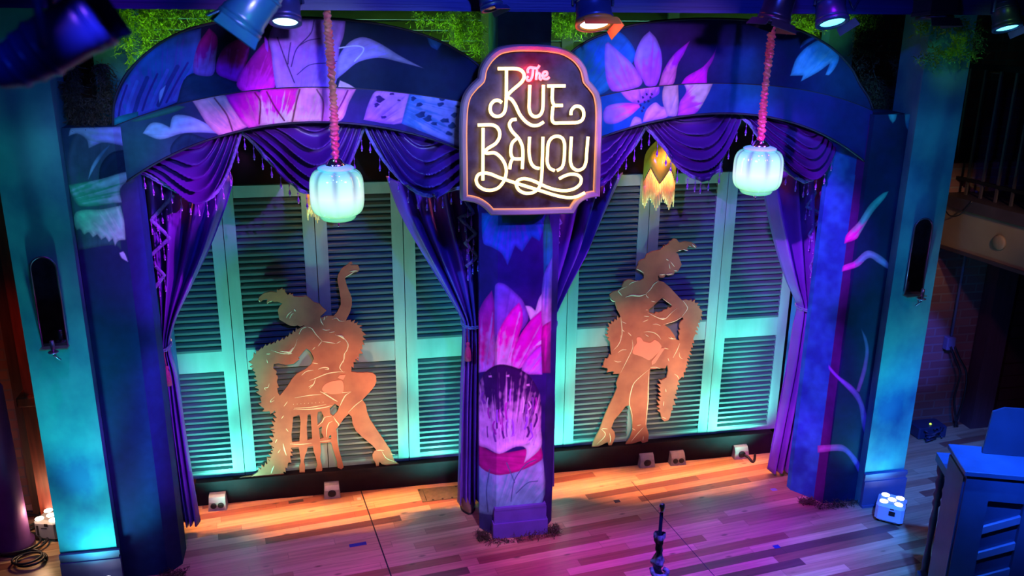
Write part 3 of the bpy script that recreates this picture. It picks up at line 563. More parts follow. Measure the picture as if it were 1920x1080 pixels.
def swag(label, A_, B_, Lp, Y=6.20, seed=0, nb=12, bulge=.08, pleats=6.6, spread=(.30, .30)):
    a = np.array(onY(*A_, Y)); b = np.array(onY(*B_, Y)); l = np.array(onY(*Lp, Y-bulge))
    ul = (l[0]-a[0])/(b[0]-a[0]); sag = (a[2]+(b[2]-a[2])*ul)-l[2]; k = math.log(.5)/math.log(min(max(ul, .25), .75))
    t = thing('velvet_swag', label, 'swag', tuple(((a+b)/2)), SWGR); nu, nv = 80, 120; r = random.Random(seed)
    ph = [r.random()*6 for _ in range(4)]
    def P(u, v, ridge=True):
        top = 1-v; fa = spread[0]*top**1.1; fb = 1-spread[1]*top**1.1; xa = a[0]+(b[0]-a[0])*fa; xb = a[0]+(b[0]-a[0])*fb
        za = a[2]+(b[2]-a[2])*fa+.04*top+.16*fa*(1-fa)*2; zb = a[2]+(b[2]-a[2])*fb+.04*top+.16*fb*(1-fb)*2
        x = xa+(xb-xa)*u; w = math.sin(PI*(u**k)); w = max(w, 0)
        s = sag*(v**.85)*1.0
        z = za+(zb-za)*u-s*w**.92+.10*(1-v)**2*math.sin(PI*u)
        w2 = math.sin(PI*u)**.5 if 0 < u < 1 else 0
        q = (v**.9)*pleats+.45*math.sin(2.3*u*PI+ph[0])*v+.22*math.sin(5*u+ph[1])+.3*math.sin(9*u+ph[2])*v*(1-v)
        rg = (1-abs(math.sin(PI*q)))**1.5
        amp = (.018+.085*w2)*(.12+.88*min(1, v*2.2))
        y = Y-bulge*w*v-amp*rg; z -= amp*.35*rg*w2*(1 if v < .97 else 0)
        return (x, y, z)
    G = [[P(i/(nu-1), j/(nv-1)) for j in range(nv)] for i in range(nu)]
    m = MB(); m.grid(G); m.build('drape_cloth', M_SW, t, solid=.004)
    m = MB(); E = [P(i/60, 1) for i in range(61)]
    for dz, rr in ((0, .009), (-.012, .008)):
        m.tube([(x, y-.006, z+dz+.0025*math.sin(i*2.1)) for i, (x, y, z) in enumerate(E)], rr, 6)
    br = m.build('braid', M_TR, t)
    for i in range(nb):
        u = (i+.5)/nb; x, y, z = P(u, 1); bead(br, (x, y-.006, z-.014), [.08, .095, .088][i % 3])
    return t
swag('leftmost velvet swag, beside the left leg of the stage', (262, 322), (452, 246), (388, 372), seed=1)
swag('velvet swag behind the left hanging lantern', (449, 244), (684, 231), (596, 360), seed=2, nb=15)
swag('velvet swag left of the neon sign, above the blue curtain', (683, 231), (915, 300), (792, 358), seed=3, nb=14)
swag('velvet swag right of the neon sign, half hidden by it', (1030, 290), (1209, 237), (1110, 342), seed=4, nb=12)
swag('velvet swag in the middle of the right bay above the dancer\'s feather', (1207, 236), (1388, 218), (1312, 331), seed=5, nb=13)
swag('rightmost velvet swag, behind the right hanging lantern', (1387, 218), (1566, 276), (1500, 336), seed=6, nb=12)
def curtain(label, rows, Y, folds, side, seed, trim=None, cord=None, tassel=None, depth=.09):
    # rows: (y_px, xl_px, xr_px) from top to bottom, projected on plane Y
    r = random.Random(seed); W = []
    for (py, xl, xr) in rows:
        pa = onY(xl, py, Y); pb = onY(xr, py, Y); W.append((pa[2], pa[0], pb[0]))
    W[-1] = (max(W[-1][0], .012), W[-1][1], W[-1][2])
    zc = np.array([w_[0] for w_ in W]); xl = np.array([w_[1] for w_ in W]); xr = np.array([w_[2] for w_ in W])
    # smooth in z
    q = catmull([(z, a, b) for z, a, b in zip(zc, xl, xr)], 10); q = np.array(q); t = thing('curtain', label, 'curtain', (float(xl[-1]+xr[-1])/2, Y, max(0, float(zc[-1]))), 'purple drapes tied back at the columns')
    nu = folds*12+1; wmax = max(q[:, 2]-q[:, 1]); G = []; phs = [r.random()*.5 for _ in range(folds+1)]
    for i in range(nu):
        u = i/(nu-1); row = []
        for (z, a, b) in q:
            g = min(1, (b-a)/wmax); uu = u+.018*math.sin(2*PI*u*3+z*1.3+seed)
            fold = math.cos(2*PI*folds*u+.5*math.sin(z*1.7+u*9+seed))
            f2 = .35*math.cos(2*PI*folds*.5*u+z*2+seed)
            am = depth*(.16+.84*g**.75)
            row.append((a+(b-a)*uu, Y+am*(fold+f2), z-(0.012*math.cos(2*PI*u*folds/2+seed) if z < q[-1][0]+.02 else 0)))
        G.append(row)
    m = MB(); m.grid(G); m.build('cloth', M_CU, t, solid=.005)
    if cord:
        a = onY(cord[0], cord[2], Y); b = onY(cord[1], cord[3], Y); rx = (b[0]-a[0])/2+.012; m = MB()
        for dz in (0, .014): m.tube([((a[0]+b[0])/2+rx*math.cos(s), Y+(depth+.03)*math.sin(s), (a[2]+b[2])/2+dz+(b[2]-a[2])/2*math.cos(s)+.004*math.sin(14*s)) for s in np.linspace(0, 2*PI, 40)], .006, 6)
        m.build('tieback_cord', M_TR, t)
    if tassel:
        p = onY(tassel[0], tassel[1], Y-.11); m = MB(); L = tassel[2]
        m.tube([(p[0], p[1]+.02, p[2]), (p[0]-.005, p[1], p[2]-.04), (p[0], p[1], p[2]-L*.45)], .004, 6)
        m.lathe([(.004, 0), (.014, -.006), (.017, -.02), (.010, -.034), (.016, -.042), (.024, -.09), (.026, -.15), (.004, -.155)], (p[0], p[1], p[2]-L*.42), 20, rf=lambda a_, z_: 1+.10*math.sin(10*a_))
        m.build('tassel', M_TS, t)
    if trim:
        pts = [onY(x, y, Y-.09) for x, y in trim]; m = MB(); dense = [tuple(np.array(p_)*(1-k_/7)+np.array(q_)*(k_/7)) for p_, q_ in zip(pts[:-1], pts[1:]) for k_ in range(7)]+[pts[-1]]
        m.tube([(x, y+.004*math.sin(i*1.1), z) for i, (x, y, z) in enumerate(dense)], .014, 6, flat=.4); bt = m.build('beaded_trim', M_TR, t)
        for i in range(2, len(dense)-1, 3):
            x, y, z = dense[i]; bead(bt, (x, y-.004, z-.008), [.08, .095][i % 2])
    return t
curtain('purple curtain at the left end, tied back beside the blue leg', [(320, 262, 428), (350, 266, 437), (375, 268, 431), (400, 270, 423), (470, 280, 395), (540, 292, 360), (600, 300, 330), (650, 301, 318), (700, 305, 330), (800, 314, 345), (900, 325, 360), (985, 335, 374)], 6.43, 4, -1, 1,
        trim=[(326, 366), (306, 388), (283, 412), (318, 446), (277, 484), (308, 516), (284, 548), (292, 580)], cord=(300, 318, 651, 647), tassel=(308, 655, .30))
curtain('blue-lit curtain left of the painted column, tassel on its cord', [(335, 728, 915), (400, 752, 915), (470, 790, 912), (530, 826, 908), (580, 856, 902), (606, 868, 900), (650, 868, 902), (750, 864, 902), (850, 861, 902), (945, 858, 903)], 6.43, 5, 1, 2,
        trim=[(872, 375), (888, 400), (860, 408), (893, 438), (872, 455), (896, 480), (874, 500)], cord=(868, 900, 607, 606), tassel=(877, 612, .30))
curtain('violet curtain right of the painted column, beneath the sign', [(330, 1030, 1172), (400, 1026, 1142), (470, 1022, 1112), (530, 1020, 1076), (580, 1020, 1048), (606, 1020, 1038), (650, 1018, 1038), (750, 1015, 1040), (850, 1012, 1038), (910, 1010, 1038)], 6.43, 4, -1, 3,
        trim=[(1040, 402), (1052, 418), (1034, 426), (1046, 455), (1032, 470), (1036, 500)], cord=(1018, 1040, 607, 604))
curtain('violet curtain at the right end with a rose tassel', [(325, 1428, 1566), (400, 1442, 1560), (470, 1460, 1552), (530, 1480, 1540), (575, 1498, 1528), (620, 1492, 1530), (700, 1480, 1522), (790, 1462, 1508), (885, 1443, 1491)], 6.43, 4, 1, 4,
        trim=[(1520, 345), (1530, 362), (1512, 388), (1545, 402), (1516, 440), (1534, 462), (1520, 500), (1530, 530), (1520, 556)], cord=(1498, 1530, 577, 573), tassel=(1522, 585, .30))
# ================================================================ LANTERNS
def glowmat(name, c, e, base=None, fac=None):
    m = bpy.data.materials.new(name); m.use_nodes = True; b = m.node_tree.nodes['Principled BSDF']
    b.inputs['Base Color'].default_value = (*(base or c)[:3], 1); b.inputs['Emission Color'].default_value = (*c[:3], 1); b.inputs['Emission Strength'].default_value = e; b.inputs['Roughness'].default_value = .12; b.inputs['Coat Weight'].default_value = .5; return m
def lantern_glass():
    m = bpy.data.materials.new('lantern_glass'); m.use_nodes = True; N = m.node_tree.nodes; L = m.node_tree.links; b = N['Principled BSDF']
    tc = N.new('ShaderNodeTexCoord'); sp = N.new('ShaderNodeSeparateXYZ'); L.new(tc.outputs['Generated'], sp.inputs[0])
    cr = N.new('ShaderNodeValToRGB'); R = cr.color_ramp; R.elements[0].position = 0; R.elements[0].color = (.10, .85, .25, 1); R.elements[1].position = .22; R.elements[1].color = (.42, 1.0, .58, 1)
    e = R.elements.new(.5); e.color = (.78, 1.0, .84, 1); e = R.elements.new(.8); e.color = (.46, .98, .66, 1); e = R.elements.new(1); e.color = (.08, .55, .45, 1)
    L.new(sp.outputs[2], cr.inputs[0])
    g = N.new('ShaderNodeAttribute'); g.attribute_name = 'thick'; mr = N.new('ShaderNodeMath'); mr.operation = 'MULTIPLY'; mr.inputs[1].default_value = 1.08; L.new(g.outputs['Fac'], mr.inputs[0])
    L.new(cr.outputs[0], b.inputs['Emission Color']); L.new(mr.outputs[0], b.inputs['Emission Strength']); b.inputs['Base Color'].default_value = (.06, .22, .12, 1); b.inputs['Roughness'].default_value = .08; b.inputs['Coat Weight'].default_value = 1
    return m
M_LG = lantern_glass()
M_CAP = glowmat('lantern_cap_glass_glow', (.06, .55, .48), .55, (.2, .6, .55))  # emission added so the cap looks lit along with the shade
M_CRD = mat('ruched_satin', (.70, .05, .16), .18, .3, var=.5, vs=9, col2=(.62, .34, .12), sheen=.3)
def lantern(label, px, pyt, pyb, pw, Y, toppx):
    c0 = onY(px, (pyt+pyb)/2, Y); zt = onY(px, pyt, Y)[2]; zb = onY(px, pyb, Y)[2]; d = float((np.array(c0)-cC)@cF); R_ = pw/2*d/FPX; Hh = zt-zb
    t = thing('hanging_lantern', label, 'pendant lamp', (c0[0], c0[1], zb-.03), 'ribbed green glass lanterns on ruched cords'); c = (c0[0], Y, 0)
    prof = [(.50, 0), (.60, .02), (.66, .06), (.68, .09), (.86, .15), (.96, .24), (1, .36), (1, .62), (.975, .76), (.9, .86), (.78, .92), (.62, .95)]
    Pp = catmull(prof, 5); lob = lambda a: 1-.030*(abs(math.cos(4*a)))**14
    zz = lambda z: .0 if z < .12 or z > .93 else 1
    m = MB(); m.lathe([(r_*R_, zb+z_*Hh) for r_, z_ in Pp], c, 96, 0, rf=lambda a, z: 1-.055*(abs(math.cos(4*a+.3)))**18*(1 if .14 < (z-zb)/Hh < .93 else 0))
    o = m.build('glass_shade', M_LG, t)
    A_ = o.data.attributes.new('thick', 'FLOAT', 'POINT'); vals = []
    for v in o.data.vertices:
        a = math.atan2(v.co.y, v.co.x); z = (v.co.z+WLOC[t.name].z-zb)/Hh
        k = (abs(math.cos(4*a+.3)))**9*max(0, min(1, (z-.3)/.45)); edge = .75 if z < .12 else 1
        vals.append((1-.62*k)*edge)
    A_.data.foreach_set('value', vals)
    m = MB(); m.lathe([(.56*R_, zt-.065*Hh), (.66*R_, zt-.05*Hh), (.67*R_, zt-.02*Hh), (.6*R_, zt), (.36*R_, zt+.03*Hh)], c, 40); m.build('cap_ring', M_CAP, t)
    m = MB(); m.lathe([(.38*R_, zt), (.36*R_, zt+.05*Hh), (.22*R_, zt+.14*Hh), (.1*R_, zt+.17*Hh)], c, 32); m.build('chrome_fitter', chrome, t)
    m = MB(); m.lathe([(.22*R_, zb+.01), (.2*R_, zb-.008), (.06*R_, zb-.02), (.04*R_, zb-.034), (.005, zb-.04)], c, 20); m.build('finial', chrome, t)
    # ruched fabric sleeve
    z0 = zt+.13*Hh; z1 = 4.35; n = 1000; nn = 22; ring = []
    G = []
    rr = random.Random(int(px))
    for i in range(n+1):
        s = i/n; z = z0+(z1-z0)*s; row = []
        gat = 1-.0*s
        for j in range(nn):
            a = 2*PI*j/nn; hz = z*250
            w_ = .6*math.sin(hz+a+3.2*math.sin(z*17)+1.3*math.sin(2*a+z*31))+.5*math.sin(hz*.47-2*a+3*math.sin(z*6+1))
            amp = .0068*(1 if s < .55 else .55+.3*math.sin(z*7)); r_ = .021+amp*w_+.003*math.sin(z*14)
            row.append((c0[0]+r_*math.cos(a)+.006*math.sin(z*5+px)*min(1, (z-z0)*3)+(.0), Y+r_*math.sin(a), z))
        row.append(row[0]); G.append(row)
    m = MB(); m.grid(G); m.build('ruched_cord_cover', M_CRD, t)
    return t
lantern('left hanging lantern with ribbed glowing green glass', 632, 312, 412, 101, 5.4, 0)
lantern('right hanging lantern with ribbed glowing green glass', 1421, 276, 363, 91, 5.4, 0)
# ================================================================ NEON SIGN
YS = 5.74; s5 = A(880, 100, 6.75); s6 = A(880, 220, 6); s4 = A(820, 60, 3)
so = thing('neon_sign', 'framed neon sign reading The Rue Bayou on the centre column', 'neon sign', (1.31, YS, 2.6))
half = [(235, 262), (245, 205), (285, 140), (345, 92), (430, 74), (540, 72), (640, 78), (720, 96), (790, 140), (835, 200), (852, 262), (852, 268), (880, 300), (910, 345), (925, 420), (925, 560), (918, 750), (912, 925), (850, 935), (805, 960), (765, 1020), (520, 1028), (300, 1030), (262, 990), (215, 962), (135, 948), (133, 750), (131, 560), (138, 420), (158, 350), (200, 295), (222, 275)]
corner = {0, 10, 17, 20, 22, 25, 31}
def outline_smooth(pts, corners, n=6):
    cs = sorted(corners); out = []
    for a, b in zip(cs, cs[1:]+[cs[0]+len(pts)]):
        seg = [pts[i % len(pts)] for i in range(a, b+1)]; out += catmull(seg, n)[:-1] if len(seg) > 2 else seg[:1]
    return out
ol = outline_smooth(half, corner); oc = (528, 560)
def inset(pts, d):
    n = len(pts); out = []
    for i in range(n):
        p0 = np.array(pts[i-1]); p1 = np.array(pts[i]); p2 = np.array(pts[(i+1) % n]); e = (p2-p0); L_ = np.linalg.norm(e)+1e-9; nrm = np.array([-e[1], e[0]])/L_; out.append(tuple(p1+nrm*d))
    return out
def XZ(pts, Y, f=None): return [onY(*p, Y) for p in (f(*pts) if f else pts)]
outer = XZ(ol, YS, s4); iw = XZ(inset(ol, 34), YS, s4); mid = XZ(inset(ol, 8), YS, s4); inn2 = XZ(inset(ol, 26), YS, s4)
n = len(outer); m = MB()
def ringv(R_, y): return [(x, y, z) for x, _, z in R_]
rings = [ringv(outer, YS+.07), ringv(outer, YS-.005), ringv(mid, YS-.022), ringv(inn2, YS-.018), ringv(iw, YS), ringv(iw, YS+.05)]
vs = sum(rings, []); fs = [(k*n+i, k*n+(i+1) % n, (k+1)*n+(i+1) % n, (k+1)*n+i) for k in range(5) for i in range(n)]
m.add(vs, fs); m.build('frame', mat('sign_frame_paint', rgb(225, 185, 175), .5), so)
cv = bpy.data.curves.new('fillcurve', 'CURVE'); cv.dimensions = '2D'; cv.fill_mode = 'BOTH'
def curve_fill(polys, depth, Y, bevel=0):
    """closed outlines (world x,z) with holes -> extruded plate mesh data (verts, faces)"""
    c = bpy.data.curves.new('tmp', 'CURVE'); c.dimensions = '2D'; c.fill_mode = 'BOTH'; c.extrude = depth/2
    for P in polys:
        s = c.splines.new('POLY'); s.points.add(len(P)-1); s.use_cyclic_u = True
        for i, (x, z) in enumerate(P): s.points[i].co = (x, z, 0, 1)
    o = bpy.data.objects.new('tmp', c); COL.objects.link(o); dg = bpy.context.evaluated_depsgraph_get(); me = bpy.data.meshes.new_from_object(o.evaluated_get(dg))
    vs = [(v.co.x, Y-v.co.z, v.co.y) for v in me.vertices]; fs = [tuple(p.vertices) for p in me.polygons]
    bpy.data.objects.remove(o); bpy.data.meshes.remove(me); bpy.data.curves.remove(c); return vs, fs
vs, fs = curve_fill([[(p[0], p[2]) for p in iw]], .012, YS+.03); m = MB(); m.add(vs, fs); m.build('backboard', mat('sign_backboard', rgb(74, 66, 92), .35, var=.5, vs=12, col2=rgb(50, 30, 36), bump=.05), so)
m = MB(); m.tube([(x, YS-.002, z) for x, _, z in iw]+[(iw[0][0], YS-.002, iw[0][2])], .0035, 6); m.build('inner_bead', glowmat('sign_inner_glow', (1, .35, .12), .9), so)
M_NW = glowmat('neon_warm', (1.0, .68, .24), 3.3); M_NR = glowmat('neon_red', (1.0, .10, .12), 6.0)
def neon(name, strokes, fn, matl, w=.0108, Y=YS-.045):
    m = MB()
    for S_ in strokes:
        P = [onY(*p, Y) for p in fn(*S_)]; P = catmull(P, 7); m.tube(P, w, 10)
    o = m.build(name, matl, so)
def posts(pts, fn, Y=YS-.045):
    m = MB()
    for p in fn(*pts):
        a = onY(*p, Y); m.tube([a, (a[0], YS+.03, a[2])], .004, 6)
    m.build('tube_support', mat('glass_post', (.5, .5, .55), .2), so)
def LN(*p):   # straight run with doubled joints kept crisp
    return list(p)
neon('neon_letter', [[(360, 195), (480, 193), (590, 195), (650, 212), (688, 255), (690, 310), (660, 365), (480, 540), (535, 585), (580, 650), (640, 775), (715, 865), (795, 912), (870, 910), (942, 868)], [(470, 205), (468, 450), (462, 660), (440, 750), (390, 793), (330, 797), (283, 765), (263, 710), (275, 645), (318, 602), (368, 596), (410, 622)]], s5, M_NW)
neon('neon_letter', [[(765, 400), (758, 600), (757, 700), (775, 762), (815, 798), (865, 798), (905, 768), (928, 708), (934, 600), (938, 400)]], s5, M_NW)
neon('neon_letter', [[(988, 416), (1100, 414), (1215, 413)], [(1055, 425), (1050, 500), (1050, 595), (1075, 655), (1120, 660), (1182, 660)], [(1060, 668), (1050, 750), (1048, 845), (1075, 880), (1150, 880), (1300, 878), (1375, 873), (1425, 845), (1448, 790), (1440, 720), (1402, 678), (1350, 670), (1308, 698), (1287, 740), (1285, 780)]], s5, M_NW)
neon('red_script_the', [[(742, 250), (738, 210), (765, 180), (820, 184), (862, 186), (888, 152)], [(808, 192), (795, 290), (770, 340), (738, 342), (728, 312), (748, 290)], [(856, 205), (845, 338)], [(848, 285), (872, 250), (893, 268), (892, 320), (915, 335)], [(930, 292), (980, 272), (978, 238), (945, 238), (927, 280), (942, 318), (985, 323), (1013, 300)]], s5, M_NR, w=.0085)
neon('neon_letter', [[(155, 120), (153, 400), (152, 708)], [(95, 87), (200, 84), (260, 86), (312, 112), (340, 165), (336, 230), (298, 292), (180, 390), (285, 400), (360, 458), (405, 540), (415, 620), (390, 712), (330, 790), (250, 820), (170, 813), (102, 770), (77, 708), (97, 650), (150, 627), (230, 635), (330, 675), (540, 745), (800, 825), (960, 875), (1100, 903), (1200, 895), (1300, 848)]], s6, M_NW)
neon('neon_letter', [[(530, 22), (478, 32), (450, 82), (480, 155), (560, 245), (597, 335), (602, 450), (595, 580)], [(530, 240), (482, 290), (466, 380), (476, 440), (502, 465), (582, 468)], [(482, 472), (462, 520), (455, 582)]], s6, M_NW)
neon('neon_letter', [[(678, 220), (672, 330), (675, 430), (698, 520), (738, 563), (788, 575)], [(828, 220), (822, 450), (812, 680), (790, 780), (730, 840), (640, 855), (560, 820), (527, 752), (550, 708), (620, 690), (720, 715), (850, 775), (960, 812), (1080, 825), (1180, 803), (1245, 752), (1258, 692), (1220, 650), (1140, 640), (1070, 660), (1010, 692)]], s6, M_NW)
neon('neon_letter', [[(958, 600), (905, 572), (877, 510), (880, 400), (887, 300), (922, 237), (985, 212), (1045, 235), (1070, 298), (1070, 400), (1062, 500), (1040, 565), (985, 600)]], s6, M_NW)
neon('neon_letter', [[(1148, 218), (1138, 400), (1138, 500), (1162, 565), (1220, 595), (1283, 570), (1312, 500), (1320, 400), (1335, 218)]], s6, M_NW)
posts([(470, 300), (470, 600), (760, 500), (935, 500), (1050, 560), (1400, 878)], s5); 
# ================================================================ DANCERS
M_COP = mat('copper_brown_board', rgb(205, 122, 85), .5, var=.25, vs=5, col2=rgb(170, 92, 68), bump=.05, bs=20)
M_LINE = mat('pale_gold_line', rgb(255, 235, 185), .5, var=.1); M_GART = mat('salmon_patch', rgb(255, 150, 115), .5, var=.1)
def feather(pts, amp=5.0, step=7.0, seed=0, sign=1):
    r = random.Random(seed); P = [np.array(p, float) for p in pts]; out = []
    for a, b in zip(P[:-1], P[1:]):
        d = b-a; L_ = np.linalg.norm(d); n_ = max(1, int(L_/step)); t_ = d/max(L_, 1e-6); nr = np.array([t_[1], -t_[0]])*sign
        for i in range(n_):
            s = i/n_; base = a+d*s; out.append(tuple(base)); k = amp*1.5*(.5+r.random()*.8)
            out.append(tuple(base+d*(.35/n_)+nr*k*.5)); out.append(tuple(base+d*(.75/n_)+nr*k+t_*r.uniform(-1, 2))); out.append(tuple(base+d*(.8/n_)+nr*k*.25))
    return out
def dancer(name, label, outer, holes, lines, patches, Y=6.872, z_off=.019):
    def cvt(P):
        o_ = []
        for x, y in P:
            q_ = onY(x, y, Y); z = q_[2]-z_off*max(0, min(1, (.36-q_[2])/.12)); o_.append((q_[0], max(z, .2125)))
        return o_
    vs, fs = curve_fill([cvt(outer)]+[cvt(h) for h in holes], .016, Y); m = MB(); m.add(vs, fs, 0)
    for L_ in lines:
        w_ = L_[0]; P = catmull(L_[1], 5); k = len(P); W = [onY(x, y, Y-.0085) for x, y in P]
        m.tube(W, [max(.0008, w_*.0032*math.sin(PI*(i+.6)/(k+.2))) for i in range(k)], 6, 1, flat=.35)
    for p in patches:
        v2, f2 = curve_fill([cvt(p)], .002, Y-.009); m.add(v2, f2, 2)
    o = m.build(name, [M_COP, M_LINE, M_GART], None); return tag(o, label, 'cutout figure', 'flat dancer cutouts on the shutter ledge')
a4 = A(470, 480, 5.4); b4 = A(470, 660, 4.3207)
out = a4((1020, 55), (1032, 75), (1008, 90), (1088, 93), (1103, 132), (1085, 158), (1040, 168), (955, 222), (965, 270), (985, 330), (1008, 380), (1024, 430), (1025, 490), (1008, 560), (978, 620))
out += feather(a4((965, 650), (1020, 665), (1080, 695), (1122, 755), (1133, 815), (1125, 900), (1095, 990), (1072, 1045)), 4, 6, 1, 1)
out += feather(b4((862, 30), (832, 80), (806, 115)), 4, 6, 2, 1)
out += b4((815, 158), (870, 165), (950, 163), (990, 168), (1014, 190), (1018, 235), (1005, 270), (970, 315), (905, 385), (932, 425), (942, 480), (965, 540), (1010, 610), (1080, 712), (1135, 795), (1165, 870), (1200, 900), (1150, 908), (1100, 908), (1062, 890), (1042, 872), (1037, 915), (1016, 915), (1010, 880), (990, 855), (985, 825), (1000, 800), (1018, 790), (985, 752), (900, 682), (850, 632), (826, 580), (818, 522), (795, 497), (755, 535), (718, 590), (692, 622), (700, 660), (702, 720), (715, 790), (738, 865), (752, 915), (735, 930), (704, 920), (697, 870), (672, 800), (652, 728), (565, 735), (570, 800), (562, 850), (575, 900), (580, 930), (578, 978), (530, 978), (528, 932), (540, 900), (528, 850), (510, 800), (505, 758), (462, 765), (455, 800), (440, 835), (430, 880), (440, 905), (438, 955), (395, 955), (393, 910), (405, 885), (398, 820), (390, 768), (335, 770))
out += feather(b4((325, 775), (320, 840), (300, 895), (262, 955), (240, 1000)), 4, 7, 3, 1)
out += b4((170, 1012), (95, 1025), (40, 1030), (-60, 1040), (-140, 1050), (-140, 1030), (-90, 1018), (-70, 995), (-30, 990), (10, 985), (55, 960))
out += feather(b4((60, 955), (110, 920), (160, 880), (175, 820), (190, 770), (180, 720), (200, 650), (190, 595), (212, 530), (210, 480)), 5, 6, 4, 1)
out += feather(b4((195, 470), (150, 476), (105, 450), (88, 400), (92, 355), (68, 300), (55, 230), (38, 160), (18, 100), (10, 60)), 4, 7, 5, 1)
out += feather(a4((30, 1020), (80, 958), (170, 905), (250, 880), (340, 842), (420, 792), (485, 742)), 3, 7, 6, 1)
out += a4((530, 712), (552, 695), (500, 712), (478, 698), (440, 706), (395, 700), (360, 682), (320, 655), (290, 640), (284, 600), (275, 552), (290, 515), (322, 478), (295, 468), (268, 458), (240, 462), (218, 454), (205, 468), (190, 460), (172, 488), (163, 470), (170, 432), (130, 440), (95, 466), (75, 445), (92, 410), (135, 375), (200, 360), (265, 366), (268, 335), (285, 345), (302, 335), (320, 320), (328, 340), (345, 335), (350, 362), (378, 395), (390, 380), (402, 376), (408, 390), (428, 380), (425, 398), (440, 410), (520, 412), (565, 404), (600, 428), (640, 466), (700, 484), (728, 520), (767, 550), (740, 578), (703, 608), (720, 622), (760, 604), (835, 606), (872, 572), (912, 492), (912, 430), (902, 370), (888, 300), (878, 230), (890, 180), (920, 130), (970, 92), (1000, 68))
hol = [a4((565, 932), (605, 962), (632, 1010), (645, 1055))+b4((510, 55), (492, 98), (440, 140), (372, 175), (335, 215), (300, 272), (270, 310), (236, 352), (222, 330), (215, 290), (228, 285), (212, 240), (222, 200), (205, 180), (212, 155), (182, 130), (188, 95), (225, 88), (290, 102), (350, 92), (395, 55))+a4((480, 1030), (530, 970)),
       b4((345, 522), (395, 505), (404, 560), (400, 640), (395, 722), (335, 728), (330, 660), (338, 600)), b4((462, 505), (486, 500), (492, 600), (498, 700), (460, 712), (455, 600)), b4((545, 482), (572, 478), (592, 520), (572, 560), (542, 590), (538, 520)),
       b4((552, 612), (580, 598), (575, 650), (592, 692), (562, 700)), b4((640, 455), (682, 415), (718, 440), (702, 480), (668, 515), (645, 500)), b4((640, 672), (652, 668), (652, 700), (628, 702))]
li = [(1.0, a4((490, 790), (520, 735), (575, 715))), (1.2, a4((575, 716), (620, 735), (660, 790), (725, 862))), (1.4, a4((725, 862), (780, 872), (860, 885))), (1.1, a4((722, 862), (700, 890), (682, 915))), (1.2, a4((472, 840), (452, 905), (412, 965), (400, 985), (320, 985), (260, 970), (205, 952))), (3.2, a4((365, 978), (400, 968), (432, 925))), (1, a4((160, 992), (200, 990))),
      (1.2, a4((856, 798), (930, 820), (985, 890), (975, 950), (945, 1000), (942, 1080))), (3.2, a4((880, 805), (920, 812), (948, 842))), (1.2, a4((706, 625), (715, 665), (738, 702))), (1.2, a4((725, 738), (760, 750), (802, 745))), (1, a4((795, 775), (852, 765))), (1, a4((360, 628), (380, 590), (418, 560))), (1, a4((393, 635), (415, 590), (438, 575))), (1.5, a4((440, 535), (455, 560))),
      (1.2, a4((955, 218), (1010, 185), (1050, 160))), (1.1, a4((1000, 160), (1050, 150), (1085, 152))), (1, a4((825, 640), (870, 628), (900, 655), (950, 660))), (1, a4((740, 650), (752, 610))), (1, a4((765, 620), (775, 608))), (1.2, a4((95, 462), (80, 448))), (1, a4((165, 480), (195, 462), (218, 456))), (.9, a4((870, 885), (912, 860))), (1, a4((625, 950), (655, 920))),
      (1.6, b4((345, 468), (480, 464), (600, 448), (662, 432))), (1.2, b4((350, 455), (480, 448), (612, 425))), (1.1, b4((355, 372), (480, 350), (575, 345))), (1.6, b4((562, 320), (600, 338), (680, 388), (705, 402))), (1.3, b4((570, 328), (640, 332), (740, 330), (815, 322))), (1.4, b4((812, 325), (770, 350), (742, 395), (718, 450))),
      (1.3, b4((475, 232), (520, 215), (620, 175), (700, 162), (765, 162))), (1.2, b4((525, 218), (510, 260), (475, 298))), (1, b4((510, 260), (468, 285))), (1.2, b4((412, 190), (450, 158), (508, 146))), (1.6, b4((545, 140), (590, 125), (632, 135), (600, 142))), (1.2, b4((765, 0), (755, 60), (722, 125), (750, 165))), (1.1, b4((910, 385), (850, 430), (790, 490))), (1, b4((500, 88), (545, 95))),
      (1.1, b4((542, 600), (580, 565), (600, 530), (660, 517))), (1.4, b4((668, 520), (690, 555), (715, 590), (705, 602))), (1.2, b4((615, 690), (615, 630), (635, 575), (665, 560))), (1.3, b4((1015, 798), (1050, 795), (1082, 800))), (1.1, b4((1060, 800), (1100, 862), (1180, 892))), (1, b4((1125, 822), (1170, 832))), (1.2, b4((318, 745), (400, 748), (500, 738))), (1.1, b4((560, 725), (650, 718))),
      (1.2, b4((150, 255), (140, 285), (112, 292), (125, 312))), (1.1, b4((195, 362), (160, 402), (192, 392))), (1, b4((300, 400), (270, 440))), (1, b4((268, 515), (250, 540))), (1, b4((285, 620), (305, 645))), (1.2, b4((215, 705), (200, 735))), (1.8, b4((262, 740), (275, 790), (290, 840))), (1.4, b4((190, 920), (165, 985))), (1, b4((240, 790), (220, 820))), (.9, b4((130, 60), (138, 90))), (2.2, b4((240, -5), (330, 5), (300, 18)))]
for k in range(9): li.append((1.4, b4((345+k*30, 424-k*2.2), (349+k*30, 424-k*2.2))))
dancer('seated_dancer', 'flat copper cutout of a dancer seated on a stool, one arm raised', out, hol, li,
       [catmull(b4((600, 262), (640, 240), (690, 228), (742, 232), (748, 320), (700, 335), (640, 335), (580, 305)), 4, True), b4((705, 205), (722, 185), (770, 180), (750, 222))])
c4 = A(1120, 440, 5.4); d4 = A(1100, 620, 4.6957)
